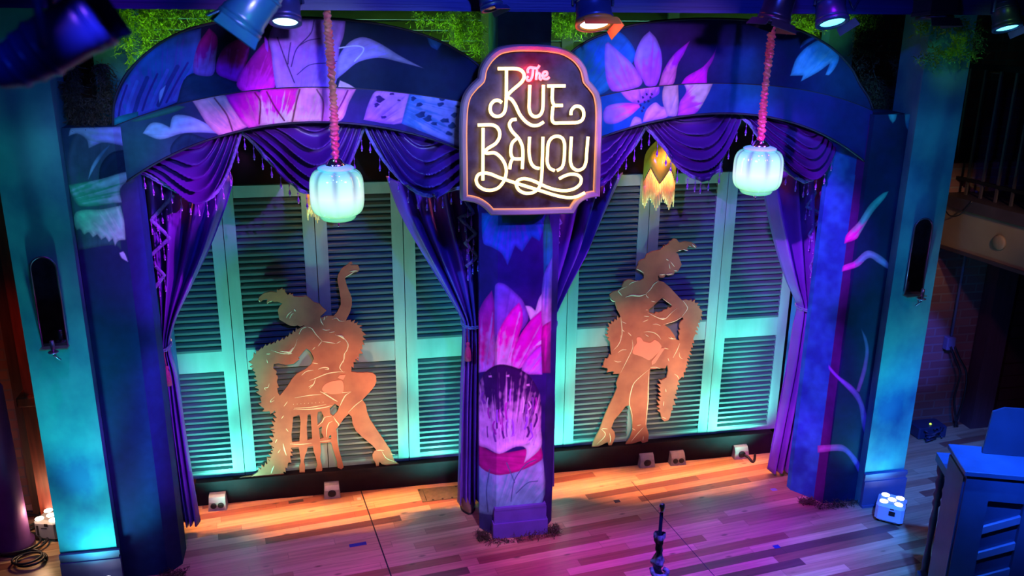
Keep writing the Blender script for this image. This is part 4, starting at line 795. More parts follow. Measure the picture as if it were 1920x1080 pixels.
out = c4((770, 38), (800, 42), (812, 62), (830, 82), (885, 66), (955, 76), (985, 95), (1004, 122), (990, 136), (965, 112), (975, 130), (940, 118), (918, 112), (905, 135), (918, 162), (880, 152), (850, 155), (820, 168), (788, 180), (812, 190), (822, 215), (835, 260), (852, 300), (832, 335), (812, 372), (780, 376), (768, 402), (712, 414), (692, 402), (672, 432), (628, 432), (613, 400), (613, 455), (632, 468), (672, 480), (722, 520), (785, 588), (852, 660), (900, 655))
out += feather(c4((925, 665), (985, 690), (1030, 740), (1055, 795), (1030, 860), (1000, 930), (975, 1010)), 4, 6, 7, 1)
out += feather(d4((935, 70), (915, 150), (880, 240), (868, 330), (830, 405)), 4, 6, 8, 1)
out += feather(d4((800, 440), (785, 520), (762, 600), (752, 660), (738, 705)), 4, 7, 9, 1)
out += d4((735, 750), (718, 785), (680, 795), (655, 770))
out += feather(d4((648, 720), (640, 650), (655, 575), (645, 500), (665, 430)), 4, 6, 10, 1)
out += d4((700, 410), (715, 350), (706, 296), (688, 330), (640, 325), (600, 335), (556, 335), (550, 420), (547, 520), (545, 620), (535, 700), (522, 832), (545, 900), (538, 955), (510, 975), (485, 975), (478, 952), (400, 978), (342, 988), (378, 930), (402, 870), (400, 800), (385, 710), (378, 650), (340, 662), (300, 715), (240, 785), (215, 855), (242, 885), (250, 920), (238, 955), (216, 996), (192, 990), (185, 962), (100, 1012), (45, 1006), (62, 955), (112, 868), (150, 760), (190, 665), (235, 575), (265, 500), (258, 460), (288, 378))
out += feather(d4((285, 375), (230, 352), (178, 328), (145, 292)), 4, 7, 11, 1)
out += feather(d4((145, 290), (185, 240), (225, 212)), 3, 7, 12, 1)
out += feather(c4((125, 1080), (108, 1000), (118, 930), (165, 880), (225, 850)), 4, 6, 13, 1)
out += c4((232, 830), (222, 800), (196, 755), (182, 700), (184, 682), (150, 655), (125, 622), (128, 600), (155, 578), (200, 565), (245, 545), (256, 500), (270, 470), (310, 452), (350, 455), (380, 468), (430, 465), (468, 440), (470, 405), (460, 388), (430, 370), (390, 346), (398, 322), (412, 302), (415, 275), (440, 255), (480, 240), (495, 200), (530, 180), (560, 165), (600, 160), (640, 150), (665, 125), (660, 110), (685, 118), (675, 100), (700, 105), (722, 90), (728, 65), (745, 62))
hol = [c4((660, 635), (690, 658), (755, 722), (735, 738), (712, 730), (705, 750), (670, 758), (655, 775), (620, 785), (590, 780), (575, 798), (545, 790), (520, 782), (520, 752), (560, 722), (620, 662)), c4((678, 912), (780, 878), (862, 832), (870, 852), (835, 885), (825, 920), (835, 960), (818, 965), (830, 1000), (818, 1030), (828, 1068), (800, 1062), (772, 1010), (730, 950))]
li = [(1.1, c4((412, 468), (350, 485), (320, 510))), (1.1, c4((300, 525), (215, 568), (235, 600), (250, 620))), (1.4, c4((622, 470), (575, 498), (535, 555), (490, 602))), (2.2, c4((490, 602), (430, 620), (350, 612), (282, 634))), (1, c4((490, 602), (500, 622), (520, 640))), (1.3, c4((130, 645), (150, 670), (184, 680))), (1.2, c4((862, 662), (905, 720), (912, 750), (862, 822))), (1.2, c4((862, 828), (790, 872), (668, 910))),
      (1.3, c4((810, 740), (745, 795), (690, 848), (640, 850), (560, 815), (510, 790))), (3, c4((625, 846), (665, 850), (685, 845))), (1.1, c4((395, 346), (430, 362), (472, 388))), (1.1, c4((468, 985), (520, 982), (575, 992), (620, 1025), (645, 1060))), (1, c4((560, 908), (600, 905), (640, 922))), (1, c4((485, 1010), (520, 1032))), (1.2, c4((235, 820), (245, 900), (250, 960), (248, 1020), (228, 1080))), (1, c4((250, 880), (292, 900))), (1, c4((250, 960), (275, 985))), (1, c4((310, 990), (345, 1025))),
      (1, c4((740, 270), (782, 325))), (1, c4((725, 290), (735, 345))), (1.3, c4((695, 245), (722, 262))), (1.3, c4((628, 405), (660, 405), (690, 400))), (1.3, c4((695, 402), (740, 398), (765, 395))), (1.1, c4((775, 362), (810, 368))), (1.4, c4((960, 98), (995, 130))), (1, c4((920, 112), (950, 122))), (1, c4((865, 150), (915, 160))), (1, c4((820, 160), (850, 158))), (1, c4((470, 825), (525, 828))), (1, c4((458, 885), (515, 860))), (1, c4((488, 760), (512, 762))), (1, c4((545, 672), (590, 682))), (1, c4((655, 640), (750, 712))),
      (1.1, d4((300, 40), (300, 80), (275, 130), (235, 172))), (1, d4((400, 80), (405, 150), (350, 270), (300, 370))), (1.4, d4((555, 338), (490, 390), (415, 465), (385, 560), (376, 640), (400, 740), (400, 820))), (1.4, d4((546, 345), (542, 500), (540, 620), (528, 740), (518, 830))), (1, d4((240, 265), (275, 275), (305, 270))), (1, d4((275, 195), (310, 170), (350, 168))), (1.1, d4((130, 868), (150, 862), (185, 865))), (1.1, d4((130, 870), (162, 900), (160, 930), (90, 1002))), (1.3, d4((200, 900), (212, 950), (205, 990))),
      (1.2, d4((500, 850), (450, 905), (392, 975))), (1.1, d4((445, 835), (480, 828))), (1.1, d4((500, 930), (495, 970))), (1, d4((400, 860), (430, 878))), (1.1, d4((720, 60), (760, 75))), (1.2, d4((820, 110), (800, 160), (760, 240))), (1, d4((815, 190), (820, 230), (845, 250))), (1, d4((680, 152), (720, 162))), (1, d4((715, 240), (725, 270))), (1, d4((680, 620), (675, 665))), (1, d4((770, 380), (800, 400), (810, 430))), (1, d4((660, 760), (700, 775))), (1.1, d4((560, 322), (610, 322), (650, 335))), (.9, d4((695, 510), (700, 540))), (1, c4((740, 1030), (760, 1050), (798, 1056)))]
dancer('standing_dancer', 'flat copper cutout of a standing dancer, hand on hip with long boa', out, hol, li,
       [catmull(d4((438, 60), (470, 56), (500, 92), (560, 102), (600, 78), (655, 132), (635, 180), (600, 215), (550, 255), (510, 240), (480, 225), (440, 212), (402, 195), (415, 140), (440, 105)), 3, True), d4((655, 152), (684, 152), (640, 220), (600, 282), (570, 300), (568, 268), (610, 215))])
# ================================================================ WALL SCONCES (gold fringe)
M_GR = mat('amber_bead_strand', rgb(255, 190, 110), .25, .1, var=.3, vs=40, em=(1, .45, .12), es=.22); M_DM = mat('olive_shade_glass', rgb(190, 190, 60), .2, var=.35, vs=8, em=(.6, .55, .05), es=.14)
def wallsconce(label, cx, y, ztop, rad):
    t = thing('fringed_pendant', label, 'sconce', (cx, y, ztop-.5), 'gold fringed shades above the dancers'); m = MB(); n = 60; rows = 10
    G = []
    for i in range(n+1):
        a = 2*PI*i/n; tri = abs(((i/n*5) % 1)-.5)*2; col = []
        for j in range(rows+1):
            s = j/rows; bot = .20+.12*(1-tri); z = ztop-bot*s; r_ = rad*(.25+.75*math.sin(min(1, s*1.35)*PI/2)); col.append((cx+r_*math.cos(a), y+r_*math.sin(a), z))
        G.append(col)
    m.grid(G); m.build('glass_shade', M_DM, t, solid=.004)
    m = MB(); m.tube([G[i][-1] for i in range(n+1)], .004, 6); m.build('lead_edge', black, t)
    m = MB()
    for i in range(64):
        a = 2*PI*(i+.5)/64; tri = abs(((i/64*5+.5/64*5) % 1)-.5)*2; z0 = ztop-(.20+.12*(1-tri)); tri2 = abs(((i/64*7+.3) % 1)-.5)*2; L_ = .12+.14*tri2; r_ = rad*.99
        m.tube([(cx+r_*math.cos(a), y+r_*math.sin(a), z0), (cx+r_*math.cos(a), y+r_*math.sin(a), ztop-.34-L_*.75)], .0042, 5)
    m.build('bead_fringe', M_GR, t); m = MB(); m.tube([(cx, y, ztop-.02), (cx, y, ztop+.5)], .006, 6); m.build('hanging_rod', black, t)
wallsconce('gold fringed shade partly hidden behind the left lantern', -.05, 6.70, 2.93, .125)
wallsconce('gold fringed olive glass shade above the standing dancer', 2.555, 6.70, 2.93, .125)
# ================================================================ FLOOR PROPS
M_ALU = mat('cast_box_grey', rgb(185, 178, 174), .45, .25, var=.25, vs=20)
def outlet(label, px, py, kind, rz=0, wd=.145):
    x, y, _ = onZ(px, py); t = thing('outlet_box', label, 'outlet box', (x, y+.05, 0), 'metal outlet boxes along the toe board'); m = MB(); hw = wd/2
    prof = [(y, 0), (y+.012, .07), (y+.035, .105), (y+.06, .115), (y+.11, .115), (y+.125, .10), (y+.13, 0)]; k = len(prof)
    vs = [(x-hw*(1 if z < .03 else .88), yy, z) for yy, z in prof]+[(x+hw*(1 if z < .03 else .88), yy, z) for yy, z in prof]
    m.add(vs, [tuple(range(k)), tuple(range(2*k-1, k-1, -1))]+[(i, k+i, k+(i+1) % k, (i+1) % k) for i in range(k)], 0); hs = m.build('housing', M_ALU, t)
    Mx = Matrix.Rotation(math.radians(80), 4, 'X'); dd = [(-.028,), (.028,)] if kind == 2 else [(0,)]
    for (dx,) in dd:
        q = MB(); R_ = .024 if kind == 2 else .033; q.lathe([(R_, -.006), (R_, .006), (R_*.8, .008)], (x+dx, y+.004, .045), 20, 0, Matrix.Rotation(math.radians(100), 4, 'X')); q.build('socket', black, hs)
    return t
outlet('outlet box with two round sockets at the far left by the curtain', 408, 958, 2)
outlet('outlet box with one round socket beneath the stool', 623, 935, 1, wd=.135)
outlet('outlet box with one round socket below the standing dancer\'s feet', 1214, 877, 1)
outlet('outlet box with two sockets, second of the right bay', 1272, 873, 2)
ob = outlet('outlet box with a cable plugged in, nearest the right curtain', 1391, 861, 1)
x, y, _ = onZ(1398, 863); m = MB(); m.tube(catmull([(x-.01, y+.0, .05), (x, y-.05, .055), (x+.03, y-.07, .02), (x+.07, y-.03, .012), (x+.12, y+.06, .012)], 6), .012, 8); tag(m.build('power_cable', black, None), 'short black cable plugged into the right-hand outlet box', 'cable')
# floor plate
m = MB(); P = [onZ(783, 918), onZ(858, 911), onZ(866, 933), onZ(792, 942)]; m.prism([(p[0], p[1]) for p in P][::-1], 0, .006, 0)
for p in ((812, 938), (830, 936), (848, 934), (786, 920), (855, 913)):
    q = onZ(*p); m.lathe([(.010, .006), (.010, .008), (.006, .0085)], (q[0], q[1], 0), 10, 1)
pa, pb = onZ(793, 920), onZ(800, 940); m.tube([(pa[0], pa[1], .007), (pb[0], pb[1], .007)], .003, 5, 1)
tag(m.build('floor_plate', [mat('floor_plate_metal', rgb(120, 112, 95), .45, .5, var=.3, vs=25), black]), 'grey metal floor box cover left of the column', 'floor plate')
for (px, py, w_, c, lab) in ((555, 940, .12, rgb(60, 60, 60), 'small dark vent slot in the amber floor near the toe board'), (671, 1021, .13, rgb(20, 30, 150), 'strip of blue tape on the floor left of centre'), (1451, 918, .05, rgb(150, 140, 200), 'small pale tape mark near the right curtain'), (1157, 940, .05, rgb(20, 30, 60), 'dark tape dot right of the column'), (1456, 1025, .05, rgb(20, 50, 150), 'tiny blue tape mark at the front right of the floor'), (673, 935, .03, rgb(230, 220, 210), 'scrap of white tape beside the floor seam')):
    x, y, _ = onZ(px, py); m = MB(); m.box((x-w_/2, y-.02, 0), (x+w_/2, y+.02, .0015), rz=math.radians(7)); tag(m.build('floor_tape' if 'vent' not in lab else 'floor_vent', mat('tape_%d' % px, c, .6), None), lab, 'tape' if 'vent' not in lab else 'vent')
for i, (a, b, w_, c) in enumerate((((676, 918), (790, 1240), .010, (.01, .01, .015)), ((1184, 903), (1480, 1240), .005, (.03, .03, .06)))):
    A_ = onZ(*a); B_ = onZ(*b); d = Vector(B_)-Vector(A_); n_ = Vector((-d.y, d.x, 0)).normalized()*w_/2; m = MB()
    m.prism([(A_[0]-n_.x, A_[1]-n_.y), (B_[0]-n_.x, B_[1]-n_.y), (B_[0]+n_.x, B_[1]+n_.y), (A_[0]+n_.x, A_[1]+n_.y)], 0, .0012); o = m.build('trim_%d' % (i+2), mat('seam_dark_%d' % i, c, .7)); o['kind'] = 'structure'
# shoe
x, y, _ = onZ(880, 962); t = thing('shoe', 'brown leather shoe poking out beneath the blue-lit curtain', 'shoe', (x, y, 0))
m = MB(); S_ = []
for i in range(15):
    s = i/14; yy = y-.02+s*.27; wv = .056*math.sin(min(1, (s+.02)*2.6)*PI/2)**.8*(1-.25*max(0, s-.4)); hv = .028+.052*min(1, s*1.8)**.7+.03*max(0, s-.5)
    S_.append([(x+wv*math.cos(a), yy, .012+max(0, hv*math.sin(a))) for a in np.linspace(0, PI, 13)])
m.grid(S_); m.add([S_[0][j] for j in range(13)], [tuple(range(13))]); m.add([S_[-1][j] for j in range(13)], [tuple(range(12, -1, -1))]); m.build('upper', mat('bronze_leather', rgb(140, 110, 80), .25, .2), t)
m = MB(); sol = [(x+.060*math.sin(min(1, (s+.03)*2.6)*PI/2)**.8*k, y-.026+s*.28) for k, rng_ in ((1, np.linspace(0, 1, 12)), (-1, np.linspace(1, 0, 12))) for s in rng_]; m.prism(sol[::-1], 0, .014); m.build('sole', black, t)
# battery uplights
M_WP = mat('white_plastic', rgb(225, 222, 235), .35, var=.04); M_LED = glowmat('led_lens', (1, .97, 1), 9); M_LEDW = glowmat('led_lens_warm', (1, .9, .65), 9)
def uplight(label, x, y, rz, s, led, mw=None):
    t = thing('uplight', label, 'stage uplight', (x, y, 0), 'battery uplights on the floor'); Mx = Matrix.Translation((x, y, 0)) @ Matrix.Rotation(rz, 4, 'Z'); m = MB(); h = s*.5
    s_ = s; s = s*(.86 if s_ > .2 else 1); m.box((-h, -h, .01), (h, h, s*.92), M=Mx, bev=.022); m.build('housing', mw or M_WP, t)
    m = MB()
    for (a, b) in ((0, 0), (.5, .5), (-.5, .5), (.5, -.5), (-.5, -.5)): m.lathe([(s*.15, s*.92), (s*.15, s*.935), (s*.12, s*.945), (.002, s*.95)], (0, 0, 0), 20, 0, Matrix.Translation((0, 0, 0)))if False else m.lathe([(s*.165, s*.92), (s*.165, s*.93), (s*.13, s*.936), (.002, s*.94)], tuple(Mx @ Vector((a*s*.60, b*s*.60, 0))), 20)
    m.build('led_lenses', led, t)
    m = MB(); m.box((-h-.002, -.045*s/.2, s*.45), (-h+.004, .005, s*.66), M=Mx); m.box((-h-.002, -.03, s*.74), (-h+.004, 0, s*.79), M=Mx); m.build('display_panel', black, t)
    m = MB(); m.box((-.07*s/.2, -h-.002, s*.28), (-.052*s/.2, -h+.004, s*.72), M=Mx); m.box((-.03*s/.2, -h-.002, s*.6), (.02*s/.2, -h+.003, s*.63), M=Mx); m.box((.0, -h-.002, s*.7), (.03*s/.2, -h+.003, s*.82), M=Mx); m.build('marking', black, t)
    m = MB()
    for a, b in ((-1, -1), (1, -1), (1, 1), (-1, 1)): m.lathe([(.014, 0), (.014, .012)], tuple(Mx @ Vector((a*h*.7, b*h*.7, 0))), 10)
    m.build('feet', black, t); return t
xr, yr, _ = onZ(1668, 952); uplight('white battery uplight with glowing lenses at the right pylon', 4.30, 5.655, math.radians(50), .215, M_LED)
uplight('white battery uplight at the foot of the left pylon, cut by the frame', -1.675, 5.69, math.radians(12), .16, M_LED)
xl, yl, _ = onZ(97, 1000); uplight('grey battery uplight behind the left pylon among coiled cables', -2.22, 6.62, math.radians(-18), .19, M_LEDW, mat('grey_plastic', rgb(150, 150, 160), .4))
# cables on the left floor
rr = random.Random(3)
for i, (c, rx, ry, lab) in enumerate((((-2.46, 6.50), .20, .13, 'large loop of black cable on the floor left of the grey uplight'), ((-2.30, 6.28), .10, .08, 'small coil of black cable in front of the grey uplight'), ((-2.50, 6.80), .16, .12, 'tangled black cable against the left wall'))):
    m = MB(); P = []
    for k in range(60):
        a = k/60*2*PI*2.3; q = 1+.15*math.sin(a*1.3+i); P.append((c[0]+rx*q*math.cos(a), c[1]+ry*q*math.sin(a), .012+.012*(k/60)*2.3+.01*abs(math.sin(a*.7))))
    m.tube(P, .009, 7); tag(m.build('coiled_cable', mat('cable_black', (.02, .02, .025), .35), None), lab, 'cable')
# ================================================================ MIC STAND
x, y = 1.775, 4.30; t = thing('microphone_stand', 'dark straight microphone stand at the front edge of the stage', 'microphone stand', (x, y, 0))
m = MB(); m.tube([(x, y, .02), (x+.004, y, 1.19)], .0105, 12); m.build('pole', mat('black_enamel', (.02, .03, .06), .2, .4), t)
m = MB(); m.lathe([(.010, 1.17), (.016, 1.18), (.018, 1.205), (.014, 1.222), (.004, 1.228)], (x+.004, y, 0), 16); m.build('top_fitting', chrome, t)
m = MB(); m.lathe([(.14, 0), (.14, .015), (.12, .024), (.02, .035), (.014, .06)], (x, y, 0), 32); m.build('base', black, t)
m = MB(); G = []
for i in range(240):
    s = i/239; z = 1.03-s*.55; row = []
    knot = .022*math.exp(-((z-.835)/.03)**2)+.014*math.exp(-((z-.76)/.02)**2)+.012*math.exp(-((z-1.0)/.03)**2)
    for j in range(19):
        a = 2*PI*j/18; r_ = .017+knot+.0055*math.sin(3*a+z*38)+.003*math.sin(5*a-z*90)+(.006 if z > 1.0 else 0); row.append((x+.003+r_*math.cos(a), y+r_*math.sin(a), z))
    G.append(row)
m.grid(G)
m.tube(catmull([(x+.03, y-.02, .80), (x+.05, y-.04, .79), (x+.02, y-.055, .77), (x-.03, y-.04, .775), (x-.035, y, .80)], 6), .014, 8)
sc = mat('patterned_scarf', rgb(190, 190, 215), .6, var=.8, vs=34, col2=rgb(40, 45, 80)); tag(m.build('scarf', sc), 'pale patterned scarf knotted around the microphone stand', 'scarf')
# ================================================================ MOSS
def moss_mat(nm, c, c2): return mat(nm, c, .7, var=.5, vs=14, col2=c2)
M_MO = moss_mat('moss_green', rgb(150, 205, 50), rgb(80, 120, 25)); M_MD = moss_mat('moss_dry', rgb(95, 80, 60), rgb(50, 42, 32))
def moss(name, label, boxes, n, matl, L_=.12, seed=0, grp='hanging moss clumps', cat='moss', th=.0034, down=1.0):
    r = random.Random(seed); m = MB()
    for k in range(n):
        (x0, y0, z0), (x1, y1, z1), wgt = boxes[r.randrange(len(boxes))]; s = r.random()
        p = np.array([r.uniform(x0, x1), r.uniform(y0, y1), z1-(z1-z0)*s**1.3]); d = np.array([r.gauss(0, .7), r.gauss(0, .7), -down+r.gauss(0, .6)]); w_ = th*(.6+r.random()); step = L_/6*(.5+r.random())
        prev = None; vs = []
        for i in range(6):
            d = d+np.array([r.gauss(0, .6), r.gauss(0, .6), r.gauss(0, .5)-.15*down]); d /= np.linalg.norm(d)+1e-6; q = p+d*step; sd = np.cross(d, [r.gauss(0, 1), r.gauss(0, 1), r.gauss(0, 1)]); sd = sd/(np.linalg.norm(sd)+1e-6)*w_*(1-i/7)
            vs += [tuple(p-sd), tuple(p+sd)]
            if r.random() < .55:
                e = np.array([r.gauss(0, 1), r.gauss(0, 1), r.gauss(0, 1)]); e = e/np.linalg.norm(e)*step*.8; m.add([tuple(p), tuple(p+e*.6+sd*1.5), tuple(p+e), tuple(p+e*.6-sd*1.5)], [(0, 1, 2, 3)])
            p = q
        m.add(vs, [(2*i, 2*i+1, 2*i+3, 2*i+2) for i in range(5)])
    return tag(m.build(name, matl, None), label, cat, grp)
def mb(px0, py0, px1, py1, Y, dy=.08): a = onY(px0, py0, Y); b = onY(px1, py1, Y); return ((min(a[0], b[0]), Y-dy, min(a[2], b[2])), (max(a[0], b[0]), Y+dy, max(a[2], b[2])), 1)
moss('hanging_moss', 'bright green moss curtain above the left end of the left arch', [mb(196, 15, 215, 80, 6.6), mb(222, 15, 255, 122, 6.6), mb(222, 20, 300, 55, 6.6), mb(262, 25, 282, 95, 6.6), mb(270, 15, 345, 48, 6.6), mb(300, 15, 316, 78, 6.6)], 720, M_MO, .11, 1)
moss('hanging_moss', 'short green moss tuft left of the teal stage light', [mb(355, 15, 378, 50, 6.6), mb(375, 15, 420, 32, 6.6), mb(395, 15, 425, 45, 6.6)], 230, M_MO, .08, 2)
moss('hanging_moss', 'green moss hanging left of the blue pillar above the sign', [mb(770, 22, 870, 50, 6.6), mb(835, 22, 905, 75, 6.6), mb(885, 40, 905, 100, 6.6), mb(855, 40, 868, 85, 6.6)], 560, M_MO, .09, 3)
moss('hanging_moss', 'green moss hanging right of the blue pillar above the sign', [mb(1010, 22, 1080, 60, 6.6), mb(1040, 30, 1105, 62, 6.6)], 380, M_MO, .09, 4)
moss('hanging_moss', 'green moss sprigs beside the right stage light, behind the arch', [mb(1488, 25, 1540, 55, 6.5), mb(1500, 40, 1530, 60, 6.5), mb(1590, 25, 1640, 50, 6.5)], 420, M_MO, .08, 5)
moss('hanging_moss', 'long green moss sprigs in front of the right pylon top', [mb(1725, 100, 1760, 118, 5.72, .03), mb(1755, 88, 1795, 105, 5.72, .03), mb(1790, 70, 1835, 100, 5.72, .03), mb(1790, 40, 1835, 80, 5.72, .03), mb(1780, 95, 1830, 112, 5.72, .03), mb(1755, 35, 1810, 60, 5.72, .03)], 520, M_MO, .09, 6, down=.3)
moss('hanging_moss', 'green moss tuft under the dark diamond-shaped stage light', [mb(1718, 42, 1750, 65, 5.9, .03), mb(1740, 60, 1772, 78, 5.9, .03)], 200, M_MO, .07, 7, down=.3)
moss('hanging_moss', 'dark moss hanging over the post behind the right leg', [mb(1605, 28, 1640, 150, 6.33, .03), mb(1675, 28, 1740, 120, 6.33, .03), mb(1612, 150, 1650, 205, 6.33, .04), mb(1640, 170, 1690, 205, 6.30, .05), mb(1690, 60, 1715, 200, 6.33, .03)], 1500, moss_mat('moss_dim', rgb(80, 90, 50), rgb(40, 45, 30)), .09, 8)
moss('dry_moss', 'brown dry moss heaped on top of the left leg', [mb(124, 150, 150, 235, 6.08, .05), mb(140, 185, 212, 236, 6.05, .06), mb(124, 95, 145, 180, 6.2, .05), mb(180, 120, 210, 190, 6.30, .04)], 1400, M_MD, .10, 9, 'dry moss on ledges')
a0 = .01
moss('dry_moss', 'dry moss ring around the foot of the painted column', [((1.02, 5.86, .0), (1.6, 5.93, .035), 1), ((.98, 5.93, 0), (1.06, 6.0, .05), 1), ((1.53, 5.93, 0), (1.62, 6.0, .04), 1)], 700, M_MD, .05, 10, 'dry moss at column feet', th=.003, down=.1)
moss('dry_moss', 'dry moss strip along the foot of the right leg', [((3.78, 5.86, .0), (4.28, 5.93, .04), 1), ((3.7, 5.95, 0), (3.82, 6.02, .03), 1)], 600, M_MD, .05, 11, 'dry moss at column feet', th=.003, down=.1)
moss('dry_moss', 'dry moss along the foot of the left leg', [((-1.34, 5.82, .0), (-1.16, 5.95, .04), 1)], 250, M_MD, .05, 12, 'dry moss at column feet', th=.003, down=.1)
# ================================================================ BEAM AND LAMPS
M_BM = mat('beam_blue_wrap', rgb(38, 45, 110), .5, var=.45, vs=3, stretch=(.4, 1, 14), bump=.25, bs=6)
m = MB(); m.box((-3.2, 5.35, 3.905), (7.5, 5.75, 4.25)); tag(m.build('trim_5', M_BM), kind='structure')
m = MB(); m.box((-2.4, 6.40, 4.02), (5.2, 6.9, 4.25)); tag(m.build('trim_6', mat('grid_dark', (.02, .025, .04), .8)), kind='structure')
for (px, lab) in ((718, 'left of centre'), (715, ''),): pass
def lampthing(label, c, aim, R_, L_, bodym, lensm=None, doors=0, yoke=True, ribs=3, doorm=None, group='theatre stage lights on the overhead beam', sq=False, name='stage_light'):
    """body axis points along aim from centre of the lens"""
    c = Vector(c); a = Vector(aim).normalized(); t = thing(name, label, 'stage light', tuple(c), group); q = a.to_track_quat('Z', 'Y').to_matrix().to_4x4()
    M_ = Matrix.Translation(c) @ q; m = MB(); nseg = 4 if sq else 28
    M2 = M_ @ Matrix.Rotation(PI/4, 4, 'Z') if sq else M_
    prof = [(R_*1.06, 0), (R_*1.06, -.02), (R_, -.03), (R_*.98, -L_*.35), (R_*1.0, -L_*.38), (R_*.92, -L_*.6), (R_*.75, -L_*.8), (R_*.45, -L_*.95), (R_*.2, -L_)]
    if sq: prof = [(r_*1.3, z) for r_, z in prof]
    m.lathe(prof, (0, 0, 0), nseg, 0, M2, smooth=not sq)
    for k in range(ribs): z = -L_*(.45+.14*k); m.lathe([(R_*(.98-.1*k), z), (R_*(1.04-.1*k), z-.004), (R_*(1.04-.1*k), z-.012), (R_*(.96-.1*k), z-.016)], (0, 0, 0), nseg, 0, M2)
    m.build('body', bodym, t)
    m = MB(); m.lathe([(R_*.86, .004), (R_*.8, .012), (R_*.4, .02), (.002, .022)], (0, 0, 0), 28, 0, M_); m.build('lens', lensm or mat('lens_dark', (.05, .06, .1), .1), t)
    m = MB(); m.lathe([(R_*.86, -.001), (R_*.86, .022), (R_*1.1, .022), (R_*1.1, -.001)], (0, 0, 0), nseg if not sq else 4, 0, M2); m.build('gel_frame', doorm or bodym, t)
    for k in range(doors):
        an = k*PI/2+PI/4*0; Md = M_ @ Matrix.Rotation(an, 4, 'Z') @ Matrix.Translation((R_*1.02, 0, .02)) @ Matrix.Rotation(math.radians(28), 4, 'Y'); m = MB(); w0 = R_*.95
        m.add([tuple(Md @ Vector(v)) for v in ((0, -w0, 0), (0, w0, 0), (0, w0*1.1, R_*.55), (0, -w0*1.1, R_*.55), (.004, -w0, 0), (.004, w0, 0), (.004, w0*1.1, R_*.55), (.004, -w0*1.1, R_*.55))], [(0, 1, 2, 3), (7, 6, 5, 4), (0, 4, 5, 1), (1, 5, 6, 2), (2, 6, 7, 3), (3, 7, 4, 0)]); m.build('barn_door', doorm or bodym, t)
    if yoke:
        m = MB(); s = q.to_3x3() @ Vector((1, 0, 0)); s.z = 0; s = s.normalized() if s.length > .1 else Vector((1, 0, 0)); b0 = c-a*L_*.4; zt = b0.z+R_*1.9
        P = [b0+s*R_*1.15, b0+s*R_*1.15+Vector((0, 0, R_*1.5)), Vector((b0.x+s.x*R_*.7, b0.y+s.y*R_*.7, zt)), Vector((b0.x-s.x*R_*.7, b0.y-s.y*R_*.7, zt)), b0-s*R_*1.15+Vector((0, 0, R_*1.5)), b0-s*R_*1.15]
        m.tube([tuple(p) for p in P], .009, 6); m.tube([(b0.x, b0.y, zt), (b0.x, b0.y, zt+.16)], .014, 8); m.build('yoke', bodym, t)
    return t
def at(px, py, Y): return onY(px, py, Y)
M_L1 = mat('lamp_blue_black', rgb(60, 75, 120), .35, .4); M_L2 = mat('lamp_grey_green', rgb(30, 165, 150), .3, .3, col2=rgb(20, 90, 160)); M_CY = glowmat('lens_cyan', (.15, .85, 1), 3.0); M_CW = glowmat('lens_cyan_white', (.45, .95, 1), 5); M_AM = mat('frame_amber_lit', rgb(230, 140, 50), .4)
dn = lambda dx, dy, dz: (dx, dy, dz)
lampthing('small stage light with a pale cyan lens right of the teal housing', at(535, 36, 5.3), (-.05, -.42, -1), .082, .22, M_L1, M_CW)
lampthing('big teal stage light housing tilted down left beside the ruched cord', at(452, 40, 3.9), (-.62, -.1, -.8), .088, .30, M_L2, None, doors=3, doorm=M_L2)
lampthing('out-of-focus blue stage light, nearest the camera at top left', at(168, 38, 2.15), (.72, .05, .42), .062, .24, mat('lamp_body_blue', rgb(22, 60, 190), .35, .2, col2=rgb(8, 20, 110), vs=3), None, doors=2)
lampthing('small dark blue stage light above the sign', at(921, 10, 5.2), (.25, -.3, -1), .06, .2, M_L1, None, doors=2)
lampthing('stage light with white lens and amber barn doors right of the sign', at(1115, 40, 5.3), (.02, -.45, -1), .105, .24, M_L1, glowmat('lens_white', (.9, 1, 1), 5), doors=2, doorm=M_AM)
lampthing('dark angled stage light with an amber-lit edge over the right lantern', at(1452, 34, 4.9), (-.25, -.05, -.95), .085, .32, mat('lamp_near_black', (.015, .018, .04), .3, .4), None, doors=4, doorm=mat('door_dark', (.03, .03, .05), .35, .5))
lampthing('stage light with a glowing cyan lens above the right arch', at(1560, 38, 5.3), (.05, -.45, -1), .092, .24, M_L1, M_CY, doors=1)
lampthing('dark square stage light hanging cornerwise above the right pylon', at(1752, 30, 5.2), (.0, -.1, -1), .10, .26, black, None, sq=True, doors=2)
lampthing('stage light with a glowing cyan lens at the top right corner', at(1888, 48, 5.3), (.05, -.4, -1), .082, .22, M_L1, M_CY, doors=1)
m = MB(); a = at(1605, 0, 5.3); m.tube([at(1590, -6, 5.3), at(1600, 16, 5.3), at(1612, -6, 5.3)], .003, 5); tag(m.build('safety_wire', chrome), 'thin bright safety wire beside the cyan stage light', 'wire')
# ================================================================ PIANO
zt = 1.22; FLc = Vector(onZ(1815, 882, zt)); BLc = Vector(onZ(1786, 835, zt)); FRd = (Vector(onZ(1920, 891, zt))-FLc).normalized(); dep = (BLc-FLc); dd = .62; perp = Vector((-FRd.y, FRd.x, 0)); dd = dep.dot(perp); 
Mx = Matrix(((FRd.x, perp.x, 0, FLc.x), (FRd.y, perp.y, 0, FLc.y), (0, 0, 1, 0), (0, 0, 0, 1)))
M_PI = mat('piano_blue_lacquer', rgb(60, 85, 130), .35, var=.25, vs=5, bump=.1, bs=20); t = thing('upright_piano', 'blue-lit upright piano at the lower right corner, back towards us', 'piano', tuple(FLc-Vector((0, 0, zt))))
m = MB(); m.box((0, .03, 0), (1.5, dd, zt-.04), M=Mx); m.build('case', M_PI, t)
m = MB(); m.box((-.02, -.015, zt-.035), (1.52, dd+.02, zt), M=Mx, bev=.004); m.build('lid', M_PI, t)
